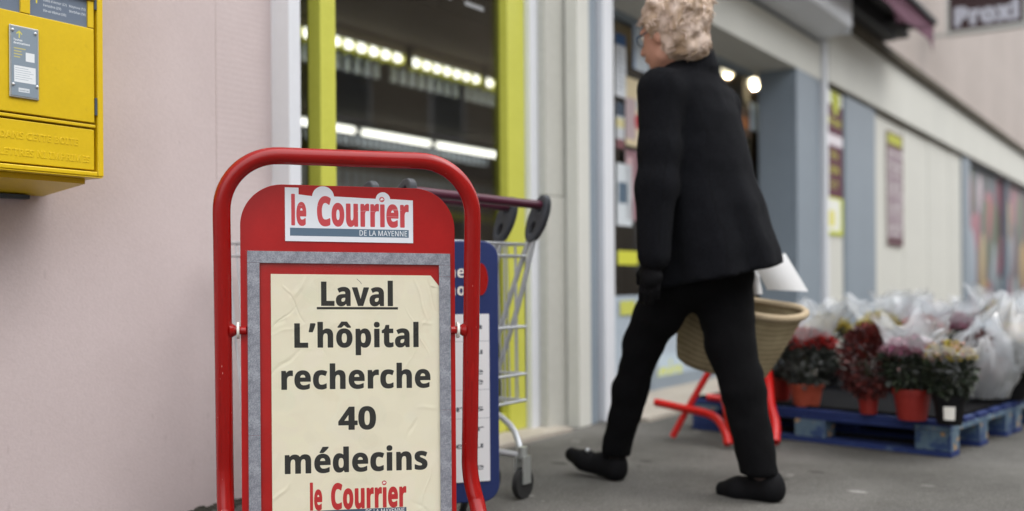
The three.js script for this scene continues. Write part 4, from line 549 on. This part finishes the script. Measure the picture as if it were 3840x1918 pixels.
  const cc = J(2578, 250, 3.37), collar = (x, y, z) => { const X = x - cc.x, Y = y - cc.y, Z = z - cc.z, f = X * fw.x + Z * fw.z, l = X * lf.x + Z * lf.z, q = Math.hypot(f, l) - 0.083 + Y * 0.25, h = Y + 0.22 * f; return Math.hypot(q, Math.max(0, Math.abs(h) - 0.032)) - 0.017; };
  const hem = (x, y, z) => { const X = x - base.x, Z = z - base.z, r = X * r0.x + Z * r0.z; const pc = (J(2690, 1000, 3.37).clone().sub(base)); const k = r - (pc.x * r0.x + pc.z * r0.z); return 0.728 + k * 0.2 - y; };
  const armB = chain([Lsh, J(2462, 700, 3.18), J(2452, 975, 3.16)], [0.05, 0.05, 0.05]);
  const coatSdf = (x, y, z) => { let d = smin(torso(x, y, z), yokeS(x, y, z), 0.05); d = Math.max(d, hem(x, y, z)); d = smin(d, armR(x, y, z), 0.035); d = smin(d, armL(x, y, z), 0.022); d = smin(d, collar(x, y, z), 0.012); d += (vn3(x * 14, y * 7, z * 14) - 0.5) * 0.008 + (vn3(x * 34, y * 22, z * 34) - 0.5) * 0.004; return d; };
  put('coat', nets(coatSdf, ...bound([J(2390, 200, 3.3), J(2960, 1080, 3.3), Lsh, Rsh, J(2700, 1080, 3.65), J(2700, 1080, 3.05)], 0.1), 0.011), mats.black_wool);
  // --- gloved hands with fingers
  const hand = (w, dir, palmN, curl, sideV) => { const pts = []; const d = dir.clone().normalize(), s = sideV.clone().normalize(), n = palmN.clone().normalize(); const pal = cap(w.clone().addScaledVector(d, 0.01), w.clone().addScaledVector(d, 0.075), 0.026, 0.03), pal2 = cap(w.clone().addScaledVector(d, 0.06).addScaledVector(s, 0.024), w.clone().addScaledVector(d, 0.07).addScaledVector(s, -0.024), 0.017, 0.016); const fing = []; [0.03, 0.01, -0.01, -0.029].forEach((o, k) => { const L = [0.034, 0.039, 0.036, 0.028][k], r = [0.0098, 0.01, 0.0096, 0.0088][k]; let p = w.clone().addScaledVector(d, 0.082).addScaledVector(s, o); const ps = [p]; let a = curl * 0.5; for (let j = 0; j < 3; j++) { p = p.clone().addScaledVector(d, Math.cos(a) * L * (1 - j * 0.2)).addScaledVector(n, Math.sin(a) * L * (1 - j * 0.2)); ps.push(p); a += curl; } fing.push(chain(ps, [r, r * 0.97, r * 0.92, r * 0.85], 0.004)); }); const th = chain([w.clone().addScaledVector(d, 0.03).addScaledVector(s, 0.024), w.clone().addScaledVector(d, 0.06).addScaledVector(s, 0.045).addScaledVector(n, 0.015), w.clone().addScaledVector(d, 0.088).addScaledVector(s, 0.046).addScaledVector(n, 0.03)], [0.014, 0.0115, 0.0095], 0.006); return nets((x, y, z) => { let q = smin(pal(x, y, z), pal2(x, y, z), 0.02); for (const f of fing) q = smin(q, f(x, y, z), 0.004); return smin(q, th(x, y, z), 0.008); }, ...bound([w, w.clone().addScaledVector(d, 0.19)], 0.09), 0.004); };
  put('glove', hand(J(2452, 958, 3.16), V3(0, -1, 0).addScaledVector(fw, 0.15), lf.clone().negate().addScaledVector(fw, 0.5), 0.4, fw), mats.black_leather);
  const grip = J(2747, 985, 3.6); put('glove', hand(J(2745, 925, 3.6), V3(0, -1, 0), lf.clone(), 1.15, fw), mats.black_leather);
  // --- trousers
  const legL = chain([J(2575, 1000, 3.33), J(2470, 1180, 3.4), J(2412, 1290, 3.45), J(2365, 1460, 3.5), J(2312, 1690, 3.56)], [0.1, 0.078, 0.065, 0.059, 0.053], 0.03), legR = chain([J(2710, 1000, 3.38), J(2725, 1180, 3.34), J(2740, 1290, 3.31), J(2785, 1450, 3.27), J(2846, 1765, 3.22)], [0.105, 0.088, 0.078, 0.07, 0.062], 0.03), seat = ell(J(2640, 1020, 3.36), fw, lf, u0, 0.13, 0.17, 0.125);
  const aL = J(2306, 1712, 3.56).y, aR = J(2850, 1780, 3.22).y, mid = J(2600, 1700, 3.4);
  const legs = (x, y, z) => { let a = legL(x, y, z), b = legR(x, y, z); a = Math.max(a, aL - y); b = Math.max(b, aR - y); let d = smin(Math.min(a, b), seat(x, y, z), 0.04); return d + (vn3(x * 20, y * 26, z * 20) - 0.5) * 0.009; };
  put('trousers', nets(legs, ...bound([J(2250, 1000, 3.56), J(2900, 1000, 3.2), J(2260, 1760, 3.6), J(2900, 1800, 3.2)], 0.24), 0.011), mats.black_cloth);
  // --- shoes and ankles
  const shoe = (heel, ball, toe, ank, up) => { const a = chain([heel, ball, toe], [0.041, 0.037, 0.027], 0.03), b = cap(heel.clone().addScaledVector(up, 0.02), heel.clone().lerp(ball, 0.45).addScaledVector(up, 0.022), 0.036, 0.031), sole = heel.clone().addScaledVector(up, -0.036), so = heel.clone().lerp(ball, 0.0); const back = cap(heel, heel.clone().addScaledVector(up, 0.03), 0.04, 0.036); const n = up; return (x, y, z) => { let d = smin(a(x, y, z), b(x, y, z), 0.02); d = smin(d, back(x, y, z), 0.015); const pl = -((x - sole.x) * n.x + (y - sole.y) * n.y + (z - sole.z) * n.z); return Math.max(d, pl); }; };
  for (const [h, b, o, a] of [[J(2308, 1762, 3.565), J(2200, 1733, 3.645), J(2146, 1706, 3.7), J(2312, 1690, 3.56)], [J(2895, 1839, 3.205), J(2772, 1836, 3.28), J(2714, 1836, 3.32), J(2850, 1760, 3.22)]]) {
    const dir = o.clone().sub(h).normalize(), sd = new THREE.Vector3().crossVectors(dir, u0).normalize(), up = new THREE.Vector3().crossVectors(sd, dir).normalize();
    put('ankle', metreUV(rod(h.clone().addScaledVector(u0, 0.02), a, 0.034, 14)), M('stocking', { color: lin(0.05, 0.035, 0.03), roughness: 0.8 }));
    put('shoe', nets(shoe(h, b, o, a, up), ...bound([h, b, o], 0.09), 0.007), mats.black_leather);
    const bk = h.clone().lerp(o, 0.55).addScaledVector(up, 0.045).addScaledVector(sd, sd.dot(v0) < 0 ? 0.03 : -0.03); if (h.x > 0 && a.y > 0.1 && o.y > 0.05) put('buckle', metreUV(new THREE.SphereGeometry(0.008, 8, 6).translate(bk.x, bk.y, bk.z)), mats.chrome_wire);
  }
  // --- straw basket (hangs from the hand, so a thing of its own)
  const bc = J(2742, 1262, 3.6), bk = thing('straw_basket', 'woven straw shopping basket with pale rim carried behind the black trousers', 'basket', bc.clone());
  const rings = [], NR = 22, NA = 56, pos = [], idx = [], uv = []; for (let j = 0; j <= NR; j++) { const k = j / NR, w = lerp(0.16, 0.232, Math.pow(k, 0.7)), dp = lerp(0.07, 0.1, k), y = -0.135 + 0.27 * k; const rr = j === 0 ? 0.9 : 1; for (let i = 0; i <= NA; i++) { const a = i / NA * Math.PI * 2, b = 1 + 0.012 * Math.sin(k * 70), s = (p) => Math.sign(p) * Math.pow(Math.abs(p), 0.85); const sag = 0.015 * Math.cos(2 * a) * k; pos.push(w * rr * b * s(Math.cos(a)), y + sag, dp * rr * b * s(Math.sin(a))); uv.push(i / NA * 1.1, k * 0.3); } } for (let j = 0; j < NR; j++) for (let i = 0; i < NA; i++) { const a = j * (NA + 1) + i, b = a + NA + 1; idx.push(a, b, a + 1, a + 1, b, b + 1); }
  { const c = pos.length / 3; pos.push(0, -0.14, 0); uv.push(0.5, 0); for (let i = 0; i < NA; i++) idx.push(c, i, i + 1); }
  const wg = new THREE.BufferGeometry(); wg.setAttribute('position', new THREE.Float32BufferAttribute(pos, 3)); wg.setAttribute('uv', new THREE.Float32BufferAttribute(uv, 2)); wg.setIndex(idx); wg.computeVertexNormals(); mats.straw.side = THREE.DoubleSide;
  mesh('woven_body', wg, mats.straw, bk); const rimP = []; for (let i = 0; i < 40; i++) { const a = i / 40 * Math.PI * 2, s = (p) => Math.sign(p) * Math.pow(Math.abs(p), 0.85); rimP.push(V3(0.234 * s(Math.cos(a)), 0.136 + 0.015 * Math.cos(2 * a), 0.102 * s(Math.sin(a)))); } mesh('rim', metreUV(tube(rimP, 0.0135, 90, 8, true)), mats.straw_rim, bk);
  bk.rotation.set(0.2, YAW - Math.PI / 2 + Math.PI, 0); { // axes: x along image right tilted down, z towards the camera
    const bx = r0.clone().multiplyScalar(0.97).addScaledVector(u0, -0.22).addScaledVector(v0, 0.12).normalize(), bz = new THREE.Vector3().crossVectors(bx, u0.clone().addScaledVector(v0, -0.3)).normalize(), by = new THREE.Vector3().crossVectors(bz, bx).normalize(); bk.quaternion.setFromRotationMatrix(new THREE.Matrix4().makeBasis(bx, by, bz)); bk.updateMatrixWorld(true); const inv = bk.matrixWorld.clone().invert(), gl = grip.clone().addScaledVector(u0, -0.03).applyMatrix4(inv);
    for (const s of [-1, 1]) mesh('handle', metreUV(tube([V3(-0.1, 0.05, s * 0.097), V3(-0.08, 0.14, s * 0.1), V3(gl.x, gl.y, gl.z + s * 0.008), V3(-0.01, 0.14, s * 0.1), V3(0.01, 0.05, s * 0.099)], 0.006, 30, 8)), mats.leather, bk); }
  // --- folded paper sticking out of it
  const pp = thing('folded_newspaper', 'white folded paper sticking out of the straw basket', 'newspaper', J(2880, 1090, 3.6));
  const A = [[2836, 1008, 3.52], [2945, 950, 3.6], [3032, 1094, 3.66], [2880, 1088, 3.58]].map((q) => J(...q).sub(pp.position)); const sheet = []; for (let j = 0; j <= 10; j++) for (let i = 0; i <= 10; i++) { const p = A[0].clone().lerp(A[1], i / 10), q = A[3].clone().lerp(A[2], i / 10), r = p.lerp(q, j / 10); r.addScaledVector(v0, -0.012 * Math.sin(i / 10 * Math.PI)); sheet.push(r.x, r.y, r.z); } const si = []; for (let j = 0; j < 10; j++) for (let i = 0; i < 10; i++) { const a = j * 11 + i; si.push(a, a + 11, a + 1, a + 1, a + 11, a + 12); } const sg = new THREE.BufferGeometry(); sg.setAttribute('position', new THREE.Float32BufferAttribute(sheet, 3)); sg.setIndex(si); sg.computeVertexNormals(); metreUV(sg); const back = sg.clone().translate(-v0.x * -0.006, 0.0, -v0.z * -0.006);
  mats.paper_white.side = THREE.DoubleSide; mesh('outer_sheet', sg, mats.paper_white, pp); mesh('inner_sheet', back, mats.paper_white, pp);
  mesh('rolled_edge', metreUV(rod(J(2826, 1010, 3.57).sub(pp.position), J(2842, 1105, 3.57).sub(pp.position), 0.017, 16)), mats.paper_white, pp);
}

// ------------------------------------------------------------------ small red folding sign behind the walker
{
  const base = onG(2720, 1690); const t = thing('red_folding_stand', 'small red tubular folding stand standing behind the walking person', 'stand', V3(base.x, 0, base.z));
  const Q = (px, py, d) => atD(px, py, d).sub(t.position), put = (n, pts, r, seg = 20) => mesh(n, metreUV(tube(pts, r, seg, 12)), mats.red_enamel, t);
  put('foot_tube', [Q(2458, 1510, 4.5), Q(2560, 1532, 4.42), Q(2650, 1552, 4.34), Q(2695, 1578, 4.28), Q(2722, 1625, 4.22), Q(2730, 1668, 4.19)], 0.018, 30);
  put('cross_leg', [Q(2668, 1380, 4.42), Q(2590, 1515, 4.42), Q(2522, 1640, 4.42)], 0.015);
  put('upright', [Q(2700, 1300, 4.3), Q(2716, 1450, 4.28), Q(2742, 1600, 4.22), Q(2756, 1664, 4.19)], 0.022);
  put('upright', [Q(2862, 1290, 4.36), Q(2880, 1420, 4.34), Q(2890, 1520, 4.3), Q(2908, 1590, 4.26), Q(2908, 1660, 4.2)], 0.021);
  put('foot_tube', [Q(2650, 1490, 4.58), Q(2720, 1500, 4.56), Q(2800, 1516, 4.52), Q(2870, 1545, 4.44), Q(2895, 1600, 4.36), Q(2900, 1635, 4.33)], 0.016, 30);
  put('cross_bar', [Q(2700, 1300, 4.3), Q(2780, 1296, 4.32), Q(2862, 1290, 4.36)], 0.018);
  const a = [Q(2716, 1320, 4.31), Q(2862, 1310, 4.37), Q(2888, 1560, 4.31), Q(2738, 1570, 4.25)], g = new THREE.BufferGeometry(); g.setAttribute('position', new THREE.Float32BufferAttribute([...a.flatMap((p) => [p.x, p.y, p.z]), ...a.flatMap((p) => [p.x + v0.x * 0.008, p.y, p.z + v0.z * 0.008])], 3)); g.setIndex([0, 3, 1, 1, 3, 2, 4, 5, 7, 5, 6, 7, 0, 1, 4, 1, 5, 4, 3, 7, 2, 2, 7, 6, 0, 4, 3, 3, 4, 7, 1, 2, 5, 2, 6, 5]); const gg = g.toNonIndexed(); gg.computeVertexNormals(); mesh('panel', metreUV(gg), mats.red_enamel, t);
}

// ------------------------------------------------------------------ blue pallets
const PA = -8.3 * Math.PI / 180, pc0 = onG(3569, 1720);
function pallet(k, label) {
  const t = thing('pallet', label, 'pallet', V3(pc0.x + k * 0.83 * Math.cos(PA), 0, pc0.z - k * 0.83 * Math.sin(PA)), 'blue pallets in a row along the shop front'); t.rotation.y = PA; // local x along the row, z from -1.2 to 0
  const R = rng(70 + k), pick = () => (R() < 0.35 ? mats.pallet_worn : mats.pallet_blue);
  for (let i = 0; i < 3; i++) mesh('bottom_board', box(i * 0.35, i * 0.35 + 0.1, 0, 0.022, -1.2, 0, 0.003), mats.pallet_blue, t);
  for (let i = 0; i < 3; i++) for (let j = 0; j < 3; j++) mesh('block', box(i * 0.35 + 0.001, i * 0.35 + 0.099, 0.0225, 0.0995, -1.2 + j * 0.5275 + 0.001, -1.2 + j * 0.5275 + 0.144, 0.004), j === 2 ? mats.pallet_worn : pick(), t);
  for (let j = 0; j < 3; j++) mesh('cross_board', box(0, 0.8, 0.1, 0.1215, -1.2 + j * 0.5275, -1.2 + j * 0.5275 + 0.145, 0.003), j === 2 ? mats.pallet_worn : pick(), t);
  mesh('rim_board', box(0.0005, 0.02, 0.1005, 0.1215, -1.052, -0.6745, 0.002), mats.pallet_blue, t); mesh('rim_board', box(0.0005, 0.02, 0.1005, 0.1215, -0.5265, -0.147, 0.002), mats.pallet_blue, t);
  for (let i = 0; i < 5; i++) mesh('deck_board', box(i * 0.17, i * 0.17 + 0.12, 0.122, 0.144, -1.2, 0, 0.003), i === 0 ? mats.pallet_blue : pick(), t);
}
function tray(k, label) { const t = thing('added_shade_tray', label, 'tray', V3(pc0.x + k * 0.83 * Math.cos(PA), 0.1445, pc0.z - k * 0.83 * Math.sin(PA)), 'black trays added to keep light out of the pallets'); t.rotation.y = PA;  // black sheets added over the decks to block light into the pallets
  mesh('base', box(0.03, 0.79, 0.0, 0.004, -1.19, -0.02, 0.001), mats.tray_shade_black, t);
  mesh('lip', box(0.03, 0.034, 0.0045, 0.012, -1.19, -0.02), mats.tray_shade_black, t); mesh('lip', box(0.786, 0.79, 0.0045, 0.012, -1.19, -0.02), mats.tray_shade_black, t); mesh('lip', box(0.0345, 0.7855, 0.0045, 0.012, -1.19, -1.186), mats.tray_shade_black, t); mesh('lip', box(0.0345, 0.7855, 0.0045, 0.012, -0.024, -0.02), mats.tray_shade_black, t); }
tray(0, 'shallow black tray added to keep light out of the pallet next to the red stand'); tray(1, 'shallow black tray added to keep light out of the second pallet from the red stand'); tray(2, 'shallow black tray added to keep light out of the third pallet from the red stand');
pallet(0, 'worn blue wooden pallet carrying potted flowers, next to the red stand'); pallet(1, 'worn blue wooden pallet, second from the red stand'); pallet(2, 'worn blue wooden pallet, third from the red stand');

// ------------------------------------------------------------------ potted flowers
function leafGeo(n, R, place, size, colors, flat = 0.4) { // many small folded leaves
  const pos = [], col = [], idx = [];
  for (let k = 0; k < n; k++) { const { p, o } = place(R); const s = size * (0.6 + R() * 0.8), d = o.clone().addScaledVector(V3(R() - 0.5, R() - 0.5, R() - 0.5), 0.9).normalize(), u = new THREE.Vector3().crossVectors(d, V3(R() - 0.5, R() + 0.2, R() - 0.5)).normalize(), n2 = new THREE.Vector3().crossVectors(u, d); const c = colors[Math.floor(R() * colors.length)], v = 0.7 + R() * 0.6, b = pos.length / 3; for (const [a, w, h] of [[0, 0, 0], [0.45, flat, 0.12], [1, 0, -0.05], [0.45, -flat, 0.12]]) { pos.push(p.x + d.x * a * s + u.x * w * s + n2.x * h * s, p.y + d.y * a * s + u.y * w * s + n2.y * h * s, p.z + d.z * a * s + u.z * w * s + n2.z * h * s); col.push(c[0] * v, c[1] * v, c[2] * v); } idx.push(b, b + 1, b + 2, b, b + 2, b + 3); }
  const g = new THREE.BufferGeometry(); g.setAttribute('position', new THREE.Float32BufferAttribute(pos, 3)); g.setAttribute('color', new THREE.Float32BufferAttribute(col, 3)); g.setIndex(idx); g.computeVertexNormals(); return metreUV(g);
}
const GREEN = [[0.02, 0.034, 0.013], [0.028, 0.045, 0.018], [0.016, 0.024, 0.014], [0.034, 0.042, 0.022]], RED = [[0.42, 0.012, 0.01], [0.5, 0.02, 0.015], [0.26, 0.01, 0.01]], RUST = [[0.13, 0.014, 0.01], [0.07, 0.01, 0.01], [0.16, 0.022, 0.014]], PINK = [[0.35, 0.12, 0.2], [0.45, 0.25, 0.3]], CREAM = [[0.55, 0.45, 0.2], [0.6, 0.42, 0.36], [0.6, 0.5, 0.1]], YEL = [[0.6, 0.48, 0.06]], GREY = [[0.04, 0.05, 0.04], [0.055, 0.06, 0.05], [0.02, 0.026, 0.02]];
function plant({ px, py, y = 0.149, pr = 0.075, ph = 0.13, pot = 'terracotta', fw = 0.13, fh = 0.2, flowers, fc = GREEN, wrap, wr = 0.18, wy0, wy1, seed, label, labelSpot, dense = 1100 }) {
  const b = onG(px, py, y), R = rng(seed), t = thing('potted_plant', label, 'plant', b, 'potted flowers wrapped in cellophane'); t.rotation.y = R() * 6;
  const pg = new THREE.LatheGeometry([[0, 0.002], [pr * 0.72, 0.0], [pr * 0.74, 0.004], [pr * 0.94, ph * 0.8], [pr * 0.95, ph * 0.82], [pr * 1.02, ph * 0.825], [pr * 1.04, ph], [pr * 0.96, ph], [pr * 0.9, ph * 0.88]].map(([a, c]) => new THREE.Vector2(a, c)), 28); mesh('pot', metreUV(toCreasedNormals(pg, 0.6)), mats[pot], t);
  mesh('soil', new THREE.CylinderGeometry(pr * 0.9, pr * 0.9, 0.01, 20).translate(0, ph * 0.88, 0), mats.soil, t);
  if (labelSpot) { const a = EYE.clone().sub(b); const m = mesh('white_tag', new THREE.CylinderGeometry(pr * 0.985, pr * 0.9, ph * 0.45, 10, 1, true, -0.35, 0.7).translate(0, ph * 0.42, 0), mats.white_plastic, t); m.rotation.y = Math.atan2(a.x, a.z) - t.rotation.y; }
  const cy = ph + fh * 0.5, pl = (up) => (R2) => { const a = R2() * 6.283, h = Math.pow(R2(), 0.6), th = R2() * 3.14, r = Math.cbrt(R2() * 0.85 + 0.15), x = Math.sin(th) * Math.cos(a) * fw * r, z = Math.sin(th) * Math.sin(a) * fw * r, yy = cy + Math.cos(th) * fh * 0.55 * r; return { p: V3(x, Math.max(yy, ph * 0.95), z), o: V3(x / fw, (yy - cy) / fh * 2 + 0.3, z / fw) }; };
  const fo = mesh('foliage', leafGeo(dense, R, pl(0), 0.03, fc), mats.leaf, t); fo.userData.kind = 'stuff';
  const stems = []; for (let k = 0; k < 9; k++) { const a = R() * 6.283, r = R() * fw * 0.7; stems.push(rod(V3(0, ph * 0.85, 0), V3(Math.cos(a) * r, ph + fh * (0.5 + R() * 0.4), Math.sin(a) * r), 0.0022, 5)); } mesh('stems', metreUV(merged(stems)), M('stem_green', { color: lin(0.05, 0.06, 0.03), roughness: 0.8 }), t);
  if (flowers) { const fm = mesh('flowers', leafGeo(520, R, (R2) => { const a = R2() * 6.283, r = Math.sqrt(R2()) * fw * 0.95; const top = ph + fh * (1.0 - 0.3 * (r / fw) ** 2) + R2() * 0.025; return { p: V3(Math.cos(a) * r, top, Math.sin(a) * r), o: V3(Math.cos(a) * r / fw, 0.7, Math.sin(a) * r / fw) }; }, 0.024, flowers, 0.55), mats.petal, t); fm.userData.kind = 'stuff'; }
  if (wrap) { // crumpled cellophane sleeve, wider at the top
    const NA = 40, NH = 14, pos = [], idx = [], a0 = wy0 ?? ph * 0.9, a1 = wy1 ?? ph + fh * 1.25, o = R() * 99; for (let j = 0; j <= NH; j++) for (let i = 0; i <= NA; i++) { const k = j / NH, a = i / NA * 6.2832, q = i % NA; const fold = (vn3(Math.cos(a) * 4 + o, Math.sin(a) * 4, k * 3) - 0.5) * 0.08 * (0.3 + k) + (vn3(Math.cos(a) * 11 + o, Math.sin(a) * 11, k * 8) - 0.5) * 0.035; const close = wrap === 'bag' ? Math.sin(Math.PI * clamp(0.25 + k * 0.72)) * 1.15 : lerp(0.55, 1.1, k); const r = wr * close + fold * 0.8; pos.push(Math.cos(a) * r, lerp(a0, a1, k) + fold * 0.9 * k, Math.sin(a) * r); } for (let j = 0; j < NH; j++) for (let i = 0; i < NA; i++) { const a = j * (NA + 1) + i, c = a + NA + 1; idx.push(a, c, a + 1, a + 1, c, c + 1); } const g = new THREE.BufferGeometry(); g.setAttribute('position', new THREE.Float32BufferAttribute(pos, 3)); g.setIndex(idx); g.computeVertexNormals(); const c = mesh('cellophane', metreUV(g), mats.cellophane, t); mats.cellophane.side = THREE.DoubleSide; }
  return t;
}
plant({ px: 2925, py: 1500, pr: 0.06, ph: 0.11, pot: 'red_pot', fw: 0.09, fh: 0.16, fc: GREY, seed: 1, label: 'grey leaved plant in dark red pot next to the red stand' });
plant({ px: 3026, py: 1522, pr: 0.075, ph: 0.1, fw: 0.125, fh: 0.21, flowers: RED, fc: GREY, wrap: 'sleeve', wr: 0.145, wy0: 0.27, wy1: 0.42, seed: 2, label: 'potted plant with bright red flowers in cellophane sleeve' });
plant({ px: 3258, py: 1552, pr: 0.045, ph: 0.09, pot: 'red_pot', fw: 0.115, fh: 0.25, fc: RUST, wrap: 0, seed: 3, label: 'rust red bushy heather in small red pot', dense: 1500 });
plant({ px: 3422, py: 1574, pr: 0.075, ph: 0.125, pot: 'red_pot', fw: 0.115, fh: 0.17, flowers: PINK, wrap: 'sleeve', wr: 0.135, wy0: 0.25, wy1: 0.4, seed: 4, label: 'green plant with pink flowers in broad red pot' });
plant({ px: 3562, py: 1592, pr: 0.062, ph: 0.115, pot: 'black_pot', fw: 0.09, fh: 0.17, flowers: CREAM, wrap: 'sleeve', wr: 0.1, wy0: 0.2, wy1: 0.31, seed: 5, labelSpot: true, label: 'plant with cream flowers in black pot with white tag' });
plant({ px: 3690, py: 1505, pr: 0.06, ph: 0.1, pot: 'black_pot', fw: 0.09, fh: 0.2, fc: RUST, wrap: 'bag', wr: 0.12, wy0: 0.02, wy1: 0.36, seed: 6, label: 'rust red heather in white cellophane bag on the second pallet' });
plant({ px: 3800, py: 1498, pr: 0.07, ph: 0.1, pot: 'black_pot', fw: 0.14, fh: 0.22, flowers: CREAM, wrap: 'bag', wr: 0.19, wy0: 0.14, wy1: 0.46, seed: 7, label: 'large plant in billowing white cellophane at the end of the pallets' });
for (const [px, py, fl, sd, hh, lb] of [[3110, 1440, YEL, 11, 0.24, 'yellow flowered plant in cellophane behind the red flowered pot'], [3300, 1460, YEL, 12, 0.26, 'yellow flowered plant in cellophane behind the rust red heather'], [3460, 1462, RED, 13, 0.24, 'dark red flowered plant in cellophane behind the broad red pot'], [3580, 1452, PINK, 14, 0.25, 'pink flowered plant in cellophane behind the black pot'], [3760, 1425, CREAM, 15, 0.3, 'cream flowered plant in tall cellophane on the far pallet'], [3000, 1425, RED, 16, 0.2, 'red flowered plant in tall cellophane by the entrance side of the pallet'], [3390, 1420, PINK, 17, 0.28, 'pink flowered plant in tall cellophane in the back row'], [3690, 1415, RED, 18, 0.24, 'red flowered plant in tall cellophane in the back row']])
  plant({ px, py, pr: 0.065, ph: 0.1, pot: 'black_pot', fw: 0.12, fh: hh, flowers: fl, wrap: 'sleeve', wr: 0.15, wy0: hh + 0.05, wy1: hh + 0.2, seed: sd, label: lb, dense: 700 });

{ const c = atD(3595, 1182, 5.6), t = thing('wire_plant_stand', 'thin black wire plant stand ring behind the wrapped flowers', 'plant stand', V3(c.x, 0, c.z));
  mesh('ring', new THREE.TorusGeometry(0.16, 0.005, 6, 40).rotateX(Math.PI / 2).translate(0, c.y, 0), mats.black_plastic, t); mesh('ring', new THREE.TorusGeometry(0.12, 0.004, 6, 36).rotateX(Math.PI / 2).translate(0, c.y * 0.5, 0), mats.black_plastic, t);
  for (let k = 0; k < 4; k++) { const a = k * Math.PI / 2 + 0.4; mesh('leg', rod(V3(Math.cos(a) * 0.15, 0, Math.sin(a) * 0.15), V3(Math.cos(a) * 0.157, c.y, Math.sin(a) * 0.157), 0.004, 6), mats.black_plastic, t); } }
// ------------------------------------------------------------------ houses across the street (they show only as the dark reflection in the glass)
for (let k = 0; k < 5; k++) {
  const x0 = -8 + k * 10, h = 6.2 + (k * 37 % 5) * 0.35, t = thing('street_house', ['grey rendered street house with six windows across the street', 'taller rendered street house across the street', 'rendered street house opposite the entrance', 'rendered street house opposite the picture window', 'rendered street house at the far end across the street'][k], 'house', V3(x0, 0, 10.5), 'houses across the street');
  mesh('wall', box(0, 9.99, -0.1, h, 0, 7), mats.house_wall, t);
  const s = new THREE.Shape([[-0.3, h], [3.5, h + 2.6], [7.3, h]].map(([a, b]) => new THREE.Vector2(a, b))); const g = new THREE.ExtrudeGeometry(s, { depth: 9.98, bevelEnabled: false }).rotateY(-Math.PI / 2).translate(9.985, 0.002, 0); mesh('roof', metreUV(g), mats.house_roof, t);
  for (let j = 0; j < 3; j++) for (let f = 0; f < 2; f++) { const x = 1.2 + j * 3, y = 0.9 + f * 2.8, w = mesh('window', box(x, x + 1.2, y, y + 1.6, -0.06, -0.002, 0.01), mats.white_lacquer, t); mesh('pane', box(x + 0.08, x + 1.12, y + 0.08, y + 1.52, -0.066, -0.061), mats.dark_grey, w); }
}
// dirt and moss in the joint at the foot of the pink wall
{ const R = rng(91), list = []; for (let k = 0; k < 900; k++) { const x = 0.6 + R() * 1.75, g = new THREE.IcosahedronGeometry(0.004 + R() * R() * 0.012, 0); g.scale(1.5, 0.35 + R() * 0.5, 1); g.rotateY(R() * 6); g.translate(x, 0.002, 0.003 + R() * R() * 0.11 * (0.5 + vn3(x * 9, 0, 3))); list.push(g); } const m = mesh('moss_and_dirt', metreUV(merged(list)), mats.moss_dirt, scene); m.userData = { kind: 'stuff', label: 'dark moss and dirt along the foot of the pink wall', category: 'moss' }; }

renderer.render(scene, camera);
